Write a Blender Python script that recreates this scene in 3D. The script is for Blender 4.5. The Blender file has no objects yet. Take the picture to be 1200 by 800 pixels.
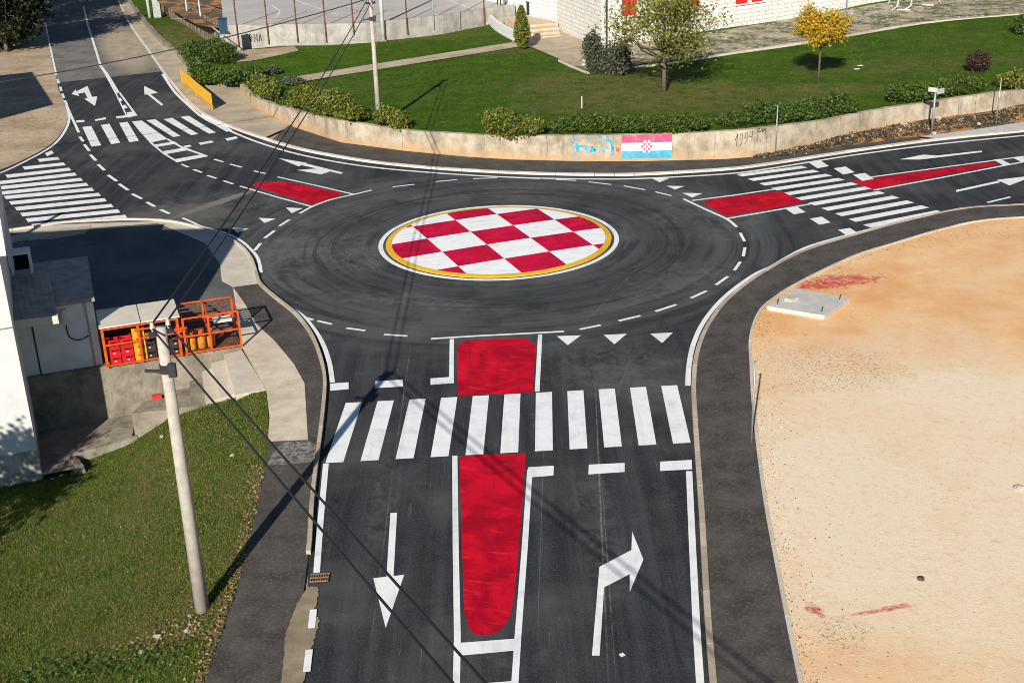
import bpy, bmesh, math, random
import numpy as np
from mathutils import Vector, Matrix
from mathutils.geometry import delaunay_2d_cdt
random.seed(7); rng = np.random.default_rng(7)
S = bpy.context.scene
COL = S.collection
# ------------------------------------------------------------------ camera model (surveyed from the picture)
F, PI_, RO, H = 1460.3433, 0.3952345, -0.0323162, 16.71736
cp, sp, cr, sr = math.cos(PI_), math.sin(PI_), math.cos(RO), math.sin(RO)
FW = np.array([0, cp, -sp]); R0 = np.array([1., 0, 0]); U0 = np.cross(R0, FW)
RT = cr * R0 + sr * U0; UP = -sr * R0 + cr * U0; CC = np.array([0, 0, H])

def G(x, y, z=0.0):
    """world point seen at photo pixel (x, y) lying at height z (number or height function)"""
    d = (x - 600) / F * RT - (y - 400) / F * UP + FW
    zz = z(0, 60) if callable(z) else z
    for _ in range(14 if callable(z) else 1):
        P = CC + d * ((zz - H) / d[2])
        if callable(z): zz = z(P[0], P[1])
    return np.array([P[0], P[1], zz])
def proj(P):
    d = np.asarray(P, float) - CC; w = d @ FW
    return 600 + F * (d @ RT) / w, 400 - F * (d @ UP) / w
def vert(base, z0, ytop):
    """ground point under a vertical edge and the edge's height"""
    B = G(base[0], base[1], z0); lo, hi = 0.0, 14.0
    for _ in range(40):
        m = (lo + hi) / 2
        if proj(B + np.array([0, 0, m]))[1] > ytop: lo = m
        else: hi = m
    return B, lo
def GL(pts, z=0.0): return [G(x, y, z) for x, y in pts]
def zc(ox, oy, k, pts): return [(ox + a / k, oy + b / k) for a, b in pts]
def smooth(pts, n=6, closed=False):
    P = [np.asarray(p, float) for p in pts]; out = []
    for i in range(len(P) - 1):
        a = P[max(i - 1, 0)]; b = P[i]; c = P[i + 1]; d = P[min(i + 2, len(P) - 1)]
        for k in range(n):
            t = k / n
            out.append(.5 * ((2 * b) + (c - a) * t + (2 * a - 5 * b + 4 * c - d) * t * t + (3 * b - a - 3 * c + d) * t ** 3))
    out.append(P[-1]); return out
def offs(path, d):
    """shift a ground polyline sideways (left positive)"""
    P = [np.asarray(p, float) for p in path]; out = []
    for i, p in enumerate(P):
        t = P[min(i + 1, len(P) - 1)] - P[max(i - 1, 0)]; t = t[:2] / (np.hypot(*t[:2]) + 1e-9)
        out.append(p + np.array([-t[1] * d, t[0] * d, 0]))
    return out

# ------------------------------------------------------------------ node helper
class N:
    def __init__(s, name, rough=.85, spec=.3):
        s.m = bpy.data.materials.new(name); s.m.use_nodes = True
        s.t = s.m.node_tree; s.b = s.t.nodes['Principled BSDF']
        s.b.inputs['Roughness'].default_value = rough
        s.b.inputs['Specular IOR Level'].default_value = spec
        s.g = s.t.nodes.new('ShaderNodeNewGeometry'); s.pos = s.g.outputs['Position']
    def new(s, k): return s.t.nodes.new('ShaderNode' + k)
    def put(s, sock, v):
        if isinstance(v, bpy.types.NodeSocket): s.t.links.new(v, sock)
        else:
            if isinstance(v, tuple) and len(v) == 3 and sock.type == 'RGBA': v = (*v, 1)
            sock.default_value = v
    def noise(s, scale, detail=4, rough=.6, vec=None, dist=0):
        n = s.new('TexNoise'); s.put(n.inputs['Vector'], vec if vec is not None else s.pos)
        n.inputs['Scale'].default_value = scale; n.inputs['Detail'].default_value = detail
        n.inputs['Roughness'].default_value = rough; n.inputs['Distortion'].default_value = dist
        return n.outputs[0]
    def vor(s, scale, vec=None, out='Distance'):
        n = s.new('TexVoronoi'); s.put(n.inputs['Vector'], vec if vec is not None else s.pos); n.inputs['Scale'].default_value = scale
        return n.outputs[out]
    def ramp(s, f, a, b, lo=0., hi=1.):
        n = s.new('MapRange'); n.interpolation_type = 'SMOOTHSTEP'
        s.put(n.inputs[0], f); n.inputs[1].default_value = a; n.inputs[2].default_value = b
        n.inputs[3].default_value = lo; n.inputs[4].default_value = hi; return n.outputs[0]
    def math(s, op, a, b=0., c=0.):
        n = s.new('Math'); n.operation = op; s.put(n.inputs[0], a); s.put(n.inputs[1], b); s.put(n.inputs[2], c); return n.outputs[0]
    def mix(s, f, a, b, mode='MIX'):
        n = s.new('Mix'); n.data_type = 'RGBA'; n.blend_type = mode
        s.put(n.inputs[0], f); s.put(n.inputs[6], a); s.put(n.inputs[7], b); return n.outputs[2]
    def scale(s, v, x, y, z):
        n = s.new('VectorMath'); n.operation = 'MULTIPLY'; s.put(n.inputs[0], v); n.inputs[1].default_value = (x, y, z); return n.outputs[0]
    def sub(s, v, c):
        n = s.new('VectorMath'); n.operation = 'SUBTRACT'; s.put(n.inputs[0], v); n.inputs[1].default_value = tuple(c); return n.outputs[0]
    def rotz(s, v, ang):
        n = s.new('VectorRotate'); n.rotation_type = 'Z_AXIS'; s.put(n.inputs['Vector'], v); n.inputs['Angle'].default_value = ang; return n.outputs[0]
    def sep(s, v):
        n = s.new('SeparateXYZ'); s.put(n.inputs[0], v); return n.outputs
    def comb(s, x, y, z=0.):
        n = s.new('CombineXYZ'); s.put(n.inputs[0], x); s.put(n.inputs[1], y); s.put(n.inputs[2], z); return n.outputs[0]
    def length(s, v):
        n = s.new('VectorMath'); n.operation = 'LENGTH'; s.put(n.inputs[0], v); return n.outputs['Value']
    def near(s, c, r, stretch=(1, 1), ang=0., wob=.5, nsc=1.2):
        """1 near ground point c, fading to 0 at radius r, ragged"""
        v = s.rotz(s.sub(s.scale(s.pos, 1, 1, 0), (c[0], c[1], 0)), -ang); v = s.scale(v, 1 / stretch[0], 1 / stretch[1], 0)
        l = s.math('ADD', s.length(v), s.math('MULTIPLY', s.math('SUBTRACT', s.noise(nsc, 5), .5), wob * r * 2))
        return s.ramp(l, r * .45, r, 1, 0)
    def col(s, c): s.put(s.b.inputs['Base Color'], c)
    def bump(s, h, strength=.4, dist=.02):
        n = s.new('Bump'); n.inputs['Strength'].default_value = strength; n.inputs['Distance'].default_value = dist
        s.put(n.inputs['Height'], h); s.put(s.b.inputs['Normal'], n.outputs[0])

def plain(name, c, rough=.6, metal=0., var=.18, sc=6., spec=.4):
    n = N(name, rough, spec); n.b.inputs['Metallic'].default_value = metal
    f = n.noise(sc, 5); d = tuple(x * (1 - var * 1.6) for x in c)
    n.col(n.mix(n.ramp(f, .3, .7), d, c)); return n.m

CX, CY = -0.436, 51.56
MAT = {}
def make_mats():
    # fresh asphalt with tyre arcs round the island
    n = N('asphalt', .93, .12)
    v = n.sub(n.scale(n.pos, 1, 1, 0), (CX, CY, 0)); r = n.length(v); x, y, _ = n.sep(v)
    ang = n.math('ARCTAN2', y, x)
    arcs = n.noise(1., 5, .65, n.comb(n.math('MULTIPLY', r, 2.6), n.math('MULTIPLY', n.math('COSINE', ang), 1.1), n.math('MULTIPLY', n.math('SINE', ang), 1.1)))
    lanes = n.noise(1., 5, .65, n.scale(n.pos, 2.2, .09, 1))
    inring = n.ramp(r, 10.5, 14., 1, 0)
    st = n.mix(inring, n.mix(0, lanes, lanes), n.mix(0, arcs, arcs))
    st = n.sep(st)[0]
    big = n.noise(.16, 4, .6); mid = n.noise(.7, 5, .7, dist=.6); fine = n.noise(38, 3, .8)
    c = n.mix(n.ramp(st, .3, .72), (.017, .020, .023), (.050, .054, .059))
    c = n.mix(n.math('MULTIPLY', inring, n.ramp(arcs, .36, .6, .08, .6)), c, (.10, .105, .108))
    c = n.mix(n.math('MULTIPLY', n.ramp(big, .46, .68), .6), c, (.10, .10, .097))
    c = n.mix(n.math('MULTIPLY', n.ramp(mid, .54, .78), .36), c, (.14, .137, .13))
    for (px, py, rr_, st_, an_, w_) in ((370, 300, 3.2, (1.2, 1.4), .4, .55), (400, 250, 3., (1.6, .7), .5, .4), (480, 352, 2.2, (2.6, .5), -.35, .5), (790, 330, 3., (1.6, .7), .6, .4), (820, 250, 3., (1., 1.6), .3, .4), (600, 225, 4., (2., .5), 0, .3), (250, 240, 3., (1.5, .9), .2, .45), (720, 430, 2.4, (1.2, 1.2), 0, .35), (700, 620, 1.4, (.5, 3.), 0, .3), (450, 580, 1.2, (.5, 3.), 0, .3)):
        c = n.mix(n.math('MULTIPLY', n.math('MULTIPLY', n.near(G(px, py), rr_, st_, an_, .7, .6), n.ramp(n.noise(1.7, 5, .7, dist=1.), .36, .66)), w_ * .8), c, (.19, .187, .178))
    for (p0, p1, w_, a_) in (((697, 440), (713, 800), .035, .5), ((705, 560), (722, 800), .02, .4), ((482, 400), (462, 540), .02, .45), ((462, 540), (430, 790), .02, .35), ((640, 440), (628, 800), .018, .3), ((655, 410), (760, 300), .03, .3), ((735, 430), (720, 470), .02, .4)):
        a = G(*p0); b = G(*p1); d = b - a; c = n.mix(n.math('MULTIPLY', n.math('MULTIPLY', n.near((a + b) / 2, 1., (np.hypot(*d[:2]) * .6, w_), math.atan2(d[1], d[0]), .12, .8), n.ramp(n.noise(2.2, 5, .8), .36, .6)), a_ * 1.3), c, (.26, .25, .22))
    edge = n.noise(.5, 5, .6); c = n.mix(n.math('MULTIPLY', n.ramp(edge, .5, .7), .6), c, (.018, .02, .023))
    g2_ = n.noise(17, 4, .85)
    c = n.mix(n.math('MULTIPLY', n.ramp(g2_, .48, .62), .34), c, (.115, .117, .12)); c = n.mix(n.math('MULTIPLY', n.ramp(fine, .52, .68), .4), c, (.010, .011, .013))
    # dark rubber bands where wheels go round
    tr = n.math('MULTIPLY', n.ramp(n.math('ABSOLUTE', n.math('SUBTRACT', r, 7.6)), .1, 2.0, 1, 0), n.ramp(arcs, .46, .56))
    c = n.mix(n.math('MULTIPLY', tr, .6), c, (.014, .013, .015))
    # dusty scrape at the corner of the yard
    a = G(200, 256); b = G(300, 222); d = b - a; an = math.atan2(d[1], d[0]); m = (a + b) / 2
    sc = n.near(m, 1., (np.hypot(*d[:2]) * .62, .45), an, .45, 2.5)
    c = n.mix(n.math('MULTIPLY', sc, .8), c, (.22, .215, .2))
    m = G(215, 250); sc = n.near(m, 2.6, (1.4, .8), 0, .5, 1.)
    c = n.mix(n.math('MULTIPLY', sc, .5), c, (.15, .14, .12))
    # hairline dusty joint and scratches
    v2 = n.scale(n.pos, 1, .02, 1); cr_ = n.noise(7., 2, .4, v2)
    ln = n.ramp(n.math('ABSOLUTE', n.math('SUBTRACT', cr_, .5)), .0, .006, 1, 0)
    ln = n.math('MULTIPLY', ln, n.math('MULTIPLY', n.ramp(n.noise(.6, 4), .5, .62), n.ramp(y, -11., -13.)))
    c = n.mix(n.math('MULTIPLY', ln, .5), c, (.2, .19, .17))
    n.col(c); n.bump(n.math('ADD', fine, g2_), .6, .012); MAT['asphalt'] = n.m
    # older darker pavement asphalt, brownish
    n = N('pavement_asphalt', .9, .2); fine = n.noise(26, 4, .8); mid = n.noise(1.1, 5)
    c = n.mix(n.ramp(mid, .3, .7), (.044, .040, .037), (.086, .078, .070))
    c = n.mix(n.math('MULTIPLY', n.ramp(n.noise(15, 4, .85), .48, .64), .5), c, (.17, .15, .128)); c = n.mix(n.math('MULTIPLY', n.ramp(fine, .55, .7), .5), c, (.016, .015, .014))
    c = n.mix(n.math('MULTIPLY', n.ramp(n.noise(3., 4), .6, .75), .35), c, (.13, .11, .085))
    n.col(c); n.bump(fine, .5, .01); MAT['pave'] = n.m
    n = N('old_asphalt', .9, .2); fine = n.noise(22, 4, .8); mid = n.noise(.5, 5, .65)
    c = n.mix(n.ramp(mid, .35, .65), (.12, .113, .104), (.2, .185, .165))
    c = n.mix(n.math('MULTIPLY', n.ramp(fine, .45, .75), .3), c, (.26, .24, .21)); a = G(133, 30); b = G(163, 86); d = b - a; dm = n.near((a + b) / 2, 1., (np.hypot(*d[:2]) * .62, 2.5), math.atan2(d[1], d[0]), .3, 1.2)
    c = n.mix(n.math('MULTIPLY', dm, .85), c, n.mix(n.ramp(n.noise(1.2, 5), .35, .65), (.34, .27, .19), (.45, .37, .27))); n.col(c); MAT['old'] = n.m
    # white road paint
    n = N('white_road_paint', .6, .4); f = n.noise(1.4, 6, .7, dist=.5); g = n.noise(16, 5, .75)
    c = n.mix(n.ramp(f, .42, .75), (.80, .81, .80), (.62, .63, .62))
    c = n.mix(n.math('MULTIPLY', n.ramp(g, .6, .72), .6), c, (.36, .36, .35)); wt = n.noise(1., 5, .7, n.scale(n.pos, 2.6, .12, 1)); c = n.mix(n.math('MULTIPLY', n.ramp(wt, .5, .72), .38), c, (.42, .42, .41)); n.col(c); MAT['paint'] = n.m
    # red road paint
    n = N('red_road_paint', .75, .1); f = n.noise(.7, 5, .7, dist=1.2); g = n.noise(9, 4, .7)
    s2 = n.noise(1., 4, .6, n.scale(n.rotz(n.pos, .3), .9, 4.5, 1))
    c = n.mix(n.ramp(f, .35, .66), (.33, .0015, .014), (.60, .004, .022))
    c = n.mix(n.math('MULTIPLY', n.ramp(s2, .55, .75), .55), c, (.80, .035, .05))
    c = n.mix(n.math('MULTIPLY', n.ramp(g, .66, .78), .5), c, (.16, .008, .014)); wt = n.noise(1., 5, .7, n.scale(n.pos, 3., .22, 1)); c = n.mix(n.math('MULTIPLY', n.ramp(wt, .5, .7), .4), c, (.20, .006, .014)); n.col(c); MAT['red'] = n.m
    # chequered island
    n = N('chequered_paint', .75, .12)
    th = .3703; v = n.rotz(n.sub(n.scale(n.pos, 1, 1, 0), (-4.2771, 53.6603, 0)), -th)
    vx, vy, _ = n.sep(v); ch = n.new('TexChecker'); ch.inputs['Scale'].default_value = 1.
    k = 1 / 2.018
    n.put(ch.inputs['Vector'], n.comb(n.math('ADD', n.math('MULTIPLY', vx, k), 20.), n.math('ADD', n.math('MULTIPLY', vy, k), 20.), .5))
    f = n.noise(.8, 5, .7, dist=1.); s2 = n.noise(1., 4, .65, n.scale(n.rotz(n.pos, -.2), 1., 3.5, 1))
    rd = n.mix(n.ramp(f, .35, .66), (.38, .002, .03), (.60, .005, .048)); rd = n.mix(n.math('MULTIPLY', n.ramp(s2, .58, .75), .5), rd, (.6, .06, .09))
    wh = n.mix(n.ramp(s2, .45, .8), (.81, .82, .82), (.58, .61, .61))
    wh = n.mix(n.math('MULTIPLY', n.ramp(n.noise(3., 6, .75), .58, .75), .35), wh, (.42, .45, .45))
    n.col(n.mix(ch.outputs[1], wh, rd)); MAT['checker'] = n.m; MAT['_ch'] = n
    n = N('yellow_paint', .5, .4); g = n.noise(2.2, 6, .75)
    c = n.mix(n.ramp(n.noise(1.2, 4), .3, .7), (.68, .38, .012), (.74, .46, .02)); c = n.mix(n.math('MULTIPLY', n.ramp(g, .6, .72), .6), c, (.12, .08, .03)); n.col(c); MAT['yellow'] = n.m
    # sandy lot
    n = N('sandy_ground', .95, .1)
    a = n.noise(.09, 4, .55); b = n.noise(.45, 6, .62); f = n.noise(5., 6, .75); g = n.noise(30., 3, .7)
    pale = n.math('ADD', n.near(G(1090, 580), 10., (1., 1.3), 0, .45, .25), n.near(G(985, 590), 2.6, (1, 2.), 0, .6, .4))
    pale = n.math('MINIMUM', n.math('ADD', n.math('MULTIPLY', pale, .8), n.ramp(a, .45, .7, 0, .45)), 1.)
    k2 = n.noise(1.6, 6, .7, n.scale(n.rotz(n.pos, .25), 1, 2.2, 1)); g2 = n.noise(60., 2, .7)
    c = n.mix(n.ramp(b, .3, .7), (.69, .34, .13), (.79, .49, .24))
    c = n.mix(pale, c, (.78, .655, .475))
    c = n.mix(n.math('MULTIPLY', n.ramp(k2, .5, .75), .28), c, (.66, .36, .15))
    c = n.mix(n.math('MULTIPLY', n.ramp(n.noise(.8, 6, .75), .55, .72), .5), c, (.80, .68, .50))
    c = n.mix(n.math('MULTIPLY', n.ramp(f, .52, .7), .4), c, (.58, .29, .11))
    c = n.mix(n.math('MULTIPLY', n.ramp(g, .56, .72), .5), c, (.88, .74, .54))
    c = n.mix(n.math('MULTIPLY', n.ramp(g2, .6, .72), .45), c, (.40, .22, .09))
    c = n.mix(n.math('MULTIPLY', n.ramp(n.noise(16, 4, .8), .6, .74), .55), c, (.34, .19, .09))
    sp_ = n.math('MULTIPLY', n.ramp(n.vor(3.1), .075, .03), n.ramp(n.noise(.35, 3), .44, .6)); c = n.mix(n.math('MULTIPLY', sp_, .85), c, (.13, .08, .045))
    grain = n.ramp(n.noise(11., 4, .85), .53, .62)
    for (px, py, r, st, an, w) in ((965, 425, 1.8, (1.3, .8), .1, .8), (992, 447, 1.7, (1.6, .6), .2, 1.), (1160, 278, .9, (2., .6), 0, .9), (985, 745, .8, (1, 1), 0, .7)):
        c = n.mix(n.math('MULTIPLY', n.math('MULTIPLY', n.near(G(px, py), r * 1.1, st, an, w, 2.), grain), .8), c, (.13, .10, .065))
    rg = n.ramp(n.noise(5., 5, .8), .32, .56)
    for (px, py, r, st, an) in ((985, 331, 1.2, (1.5, .6), .15), (958, 336, .9, (1.3, .6), -.2), (955, 718, .24, (.8, 1.3), .5), (1028, 719, .42, (1.9, .2), .2), (1045, 714, .25, (1.5, .3), .25)):
        c = n.mix(n.math('MULTIPLY', n.math('MULTIPLY', n.near(G(px, py), r * 1.15, st, an, .8, 4.), rg), .85), c, (.50, .05, .055))
    n.col(c); n.bump(n.math('ADD', f, g), .5, .02); MAT['sand'] = n.m
    # tan bare earth (base ground)
    n = N('bare_earth', .95, .1); b = n.noise(.3, 6, .65); f = n.noise(4, 6, .7); g = n.noise(20, 4, .7)
    c = n.mix(n.ramp(b, .3, .7), (.31, .225, .14), (.50, .40, .28)); c = n.mix(n.math('MULTIPLY', n.ramp(f, .5, .66), .6), c, (.17, .12, .07)); c = n.mix(n.math('MULTIPLY', n.ramp(n.noise(1.1, 6, .8), .52, .68), .5), c, (.58, .50, .39))
    c = n.mix(n.math('MULTIPLY', n.ramp(g, .55, .75), .4), c, (.6, .5, .38)); n.col(c); n.bump(f, .6, .03); MAT['earth'] = n.m
    # orange verge earth
    n = N('verge_earth', .95, .1); b = n.noise(.7, 6, .7); f = n.noise(6, 6, .75)
    c = n.mix(n.ramp(b, .42, .54), (.42, .21, .09), (.11, .085, .055)); c = n.mix(n.math('MULTIPLY', n.ramp(f, .55, .75), .6), c, (.55, .45, .34)); n.col(c); n.bump(f, 1., .08); MAT['verge'] = n.m
    # lawn
    def lawn(name, spots, dry):
        n = N(name, .95, .08); a = n.noise(.12, 5, .6); b = n.noise(.8, 6, .7); f = n.noise(9., 5, .75); g = n.noise(40., 3, .7)
        c = n.mix(n.ramp(b, .3, .72), (.028, .072, .004), (.072, .142, .007))
        c = n.mix(n.math('MULTIPLY', n.ramp(f, .4, .72), .55), c, (.085, .125, .012))
        c = n.mix(n.math('MULTIPLY', n.ramp(g, .5, .8), .4), c, (.12, .14, .03))
        tf = n.noise(2.4, 5, .75, dist=.5); c = n.mix(n.math('MULTIPLY', n.ramp(tf, .5, .68), .6), c, (.014, .046, .003))
        k = n.ramp(a, .5, .75, 0, dry)
        for (P, r, st, an, w) in spots: k = n.math('MAXIMUM', k, n.math('MULTIPLY', n.near(P, r, st, an, .55, .7), w))
        k = n.math('MULTIPLY', k, n.ramp(n.noise(1.3, 6, .75, dist=.4), .34, .6))
        dc = n.mix(n.ramp(f, .4, .66), (.11, .10, .03), (.24, .185, .075)); c = n.mix(k, c, dc)
        n.col(c); n.bump(n.math('ADD', f, g), .8, .06); return n.m
    L = lambda x, y: G(x, y, 1.2)
    MAT['lawn'] = lawn('lawn_grass', [(L(700, 100), 7., (1.1, .9), 0, .8), (L(770, 115), 7., (1.4, .8), .1, .9), (L(860, 125), 6, (1.4, .6), 0, .6), (L(950, 108), 4, (1.4, .6), 0, .85), (L(660, 125), 4, (1.2, .6), 0, .6), (L(1080, 80), 7, (1.6, .5), .1, .5), (L(470, 45), 5, (2, .6), .1, .5), (G(195, 45, .4), 6., (.7, 2.), .4, .95), (G(225, 72, .4), 4., (.8, 1.2), .4, .9), (L(600, 62), 3, (2, .5), .1, .5)], .35)
    B = lambda x, y: G(x, y, -.8)
    MAT['bank'] = lawn('bank_grass', [(B(190, 540), 2.6, (.6, 1.2), .3, .8), (B(225, 690), 2.2, (1., 1.2), 0, .75), (B(200, 745), 2., (1.6, .7), .1, .95), (B(290, 580), 1.6, (.5, 1.8), 0, .8), (B(215, 560), 1.6, (.6, 1.), 0, .8), (B(300, 460), 1.4, (1, 1), 0, .8), (B(60, 700), 1.6, (1.4, .7), .3, .5), (B(120, 640), 1.2, (1.2, .8), 0, .5), (B(150, 590), 1.4, (.8, 1.2), .3, .6)], .75)
    n = N('dry_grass', .95, .1); b = n.noise(.5, 6, .7); f = n.noise(5, 6, .8)
    c = n.mix(n.ramp(b, .38, .6), (.42, .35, .24), (.085, .10, .03)); c = n.mix(n.math('MULTIPLY', n.ramp(n.noise(2.4, 6, .85), .5, .62), .85), c, (.70, .66, .58)); c = n.mix(n.math('MULTIPLY', n.ramp(f, .55, .68), .6), c, (.10, .08, .045)); n.col(c); n.bump(f, 1, .08); MAT['dry'] = n.m
    # concretes
    def conc(name, lo, hi, stain, zst=None, sc=1.2, streak=True, isl=0.):
        n = N(name, .9, .2); a = n.noise(sc, 6, .7); f = n.noise(14, 5, .75)
        c = n.mix(n.ramp(a, .3, .7), lo, hi); c = n.mix(n.math('MULTIPLY', n.ramp(f, .5, .75), .4), c, tuple(min(1, x * 1.25) for x in hi))
        if streak:
            s2 = n.noise(1., 5, .7, n.scale(n.pos, 2.2, 2.2, .35)); c = n.mix(n.math('MULTIPLY', n.ramp(s2, .52, .72), .6), c, stain)
        if zst:
            z = n.sep(n.pos)[2]; w = n.math('ADD', z, n.math('MULTIPLY', n.math('SUBTRACT', n.noise(.7, 5, .7), .5), 1.6))
            c = n.mix(n.math('MULTIPLY', n.ramp(w, zst[0], zst[1], 1, 0), .8), c, zst[2])
        if isl: c = n.mix(n.math('MULTIPLY', n.g.outputs['Random Per Island'], isl), c, stain)
        n.col(c); n.bump(f, .5, .02); return n.m
    MAT['wallgroove'] = plain('wall_crack', (.11, .095, .075), .95, 0, .3)
    MAT['wall'] = conc('roadside_wall_concrete', (.26, .215, .15), (.50, .435, .335), (.11, .092, .065), (.0, .8, (.48, .30, .15)))
    MAT['concrete'] = conc('weathered_concrete', (.15, .132, .10), (.31, .275, .215), (.06, .052, .04))
    MAT['courtwall'] = conc('court_wall_concrete', (.26, .245, .22), (.42, .40, .36), (.12, .11, .095))
    MAT['paleconc'] = conc('pale_concrete', (.46, .41, .33), (.60, .54, .45), (.36, .30, .22), None, .8, False)
    MAT['footway'] = conc('footway_concrete', (.33, .265, .18), (.49, .41, .30), (.3, .22, .14), None, .6, False)
    MAT['kerb'] = conc('kerb_stone', (.40, .345, .26), (.54, .475, .375), (.26, .21, .15), None, 2., False, .55)
    MAT['walk'] = conc('worn_walk_concrete', (.46, .385, .28), (.64, .555, .43), (.30, .23, .15), None, 1.1, False)
    MAT['whitekerb'] = conc('white_kerb', (.58, .56, .52), (.70, .68, .64), (.40, .36, .30), None, 2., False, .5)
    MAT['slab'] = conc('fresh_concrete_slab', (.44, .43, .40), (.54, .53, .50), (.4, .4, .36), None, 1.5, False)
    MAT['yard'] = conc('yard_concrete', (.075, .08, .082), (.15, .148, .14), (.04, .042, .045), None, .35, False)
    MAT['court'] = conc('court_asphalt', (.40, .37, .345), (.48, .45, .42), (.3, .29, .27), None, .4, False)
    n = N('worn_asphalt', .9, .2); f = n.noise(5, 6, .8); c = n.mix(n.ramp(f, .42, .56), (.075, .07, .062), (.24, .225, .2)); n.col(c); MAT['worn'] = n.m
    n = N('sand_spill', .95, .1); f = n.noise(8, 6, .75); c = n.mix(n.ramp(n.noise(1.1, 5), .3, .7), (.20, .165, .115), (.34, .27, .17)); c = n.mix(n.math('MULTIPLY', n.ramp(f, .55, .7), .5), c, (.10, .09, .075)); n.col(c); MAT['spill'] = n.m
    # white block masonry (angle of the wall)
    def blocks(name, ang):
        n = N(name, .85, .2); x, y, z = n.sep(n.rotz(n.pos, -ang)); br = n.new('TexBrick')
        n.put(br.inputs['Vector'], n.comb(x, z)); br.inputs['Scale'].default_value = 1.; br.inputs['Brick Width'].default_value = .62; br.inputs['Row Height'].default_value = .31
        br.inputs['Mortar Size'].default_value = .018; br.inputs['Color1'].default_value = (.78, .76, .72, 1); br.inputs['Color2'].default_value = (.68, .66, .61, 1); br.inputs['Mortar'].default_value = (.38, .35, .31, 1)
        f = n.noise(2.2, 6, .75); c = n.mix(n.math('MULTIPLY', n.ramp(f, .55, .75), .5), br.outputs[0], (.5, .46, .4)); n.col(c); n.bump(br.outputs[1], -.5, .02); return n.m
    MAT['blocks'] = blocks
    n = N('white_render', .8, .2); z = n.sep(n.pos)[2]; f = n.noise(1.2, 6, .7); c = n.mix(n.ramp(f, .4, .7), (.60, .61, .615), (.54, .55, .55))
    w = n.math('ADD', z, n.math('MULTIPLY', n.math('SUBTRACT', f, .5), .5)); c = n.mix(n.ramp(w, -1.05, -.95, 1, 0), c, n.mix(n.ramp(n.noise(4, 5), .4, .6), (.30, .27, .23), (.45, .42, .37))); n.col(c); MAT['render'] = n.m  # darker band paints the shade along the wall's foot
    MAT['annex'] = plain('annex_panel', (.78, .79, .79), .6, 0, .12, 1.5)
    MAT['roofsheet'] = plain('grey_roof_sheet', (.42, .36, .32), .7, 0, .25, 2)
    MAT['ivory'] = plain('ivory_roof_panel', (.66, .60, .50), .5, 0, .08, 1.5)
    MAT['orange'] = plain('orange_painted_steel', (.66, .10, .012), .5, 0, .25, 5)
    MAT['rustorange'] = plain('orange_gas_steel', (.60, .22, .02), .5, 0, .25, 7)
    MAT['redplastic'] = plain('red_plastic', (.55, .012, .02), .45, 0, .1)
    MAT['yelplastic'] = plain('yellow_plastic', (.72, .34, .015), .45, 0, .1)
    MAT['darkplastic'] = plain('dark_crate_plastic', (.05, .03, .028), .5, 0, .3)
    MAT['polewood'] = plain('pole_concrete', (.46, .42, .37), .85, 0, .16, 4)
    MAT['steel'] = plain('galvanised_steel', (.42, .44, .44), .5, .6, .2, 5)
    MAT['whitesteel'] = plain('white_painted_steel', (.72, .72, .70), .5, 0, .15, 5)
    MAT['darksteel'] = plain('dark_steel', (.045, .045, .05), .6, .3, .2, 5)
    MAT['rust'] = plain('rusty_steel', (.17, .075, .045), .8, 0, .4, 8)
    MAT['black'] = plain('black_cable', (.012, .012, .014), .6, 0, .1)
    MAT['glasshard'] = plain('porcelain', (.55, .55, .5), .3, 0, .1)
    MAT['redshutter'] = plain('red_shutter', (.60, .03, .022), .5, 0, .12)
    MAT['bluebin'] = plain('blue_plastic', (.012, .06, .11), .5, 0, .2)
    MAT['navy'] = plain('navy_paint', (.012, .025, .06), .5, 0, .2)
    MAT['barrier'] = plain('yellow_barrier_paint', (.78, .40, .02), .55, 0, .12)
    MAT['stone'] = plain('pale_stone', (.55, .50, .43), .9, 0, .3, 9)
    MAT['darkhole'] = plain('dark_opening', (.015, .015, .017), .9, 0, .1)
    MAT['grate'] = plain('rusty_cast_iron', (.36, .21, .10), .8, 0, .35, 18)
    MAT['signback'] = plain('sign_back_aluminium', (.50, .51, .51), .5, .3, .15)
    def worn(name, c, amt):
        n = N(name, .88, .15); g = n.noise(7, 6, .8); h = n.noise(1.8, 5, .7); k = n.math('MULTIPLY', n.ramp(n.math('ADD', n.math('MULTIPLY', g, .6), n.math('MULTIPLY', h, .4)), .5, .62), amt)
        n.col(n.mix(k, n.mix(n.ramp(h, .3, .7), tuple(x * .78 for x in c), c), (.42, .37, .30))); return n.m
    MAT['flagred'] = worn('faded_pink_red_paint', (.55, .10, .20), .55)
    MAT['flagblue'] = worn('light_blue_paint', (.07, .40, .58), .6)
    MAT['flagwhite'] = plain('white_wall_paint', (.74, .74, .73), .85, 0, .12, 5)
    MAT['inkblue'] = worn('blue_spray_paint', (.05, .42, .62), .95)
    MAT['inkblack'] = worn('black_spray_paint', (.05, .05, .05), .7)
    MAT['bark'] = plain('tree_bark', (.17, .13, .095), .95, 0, .4, 12)
    MAT['steps'] = plain('limestone_steps', (.58, .47, .33), .9, 0, .2, 4)
    MAT['skin'] = plain('skin', (.45, .26, .18), .6, 0, .1); MAT['trousers'] = plain('dark_trousers', (.03, .026, .024), .9, 0, .2)
    MAT['pinkcloth'] = plain('pink_cloth', (.62, .34, .38), .9, 0, .3, 12)
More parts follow.
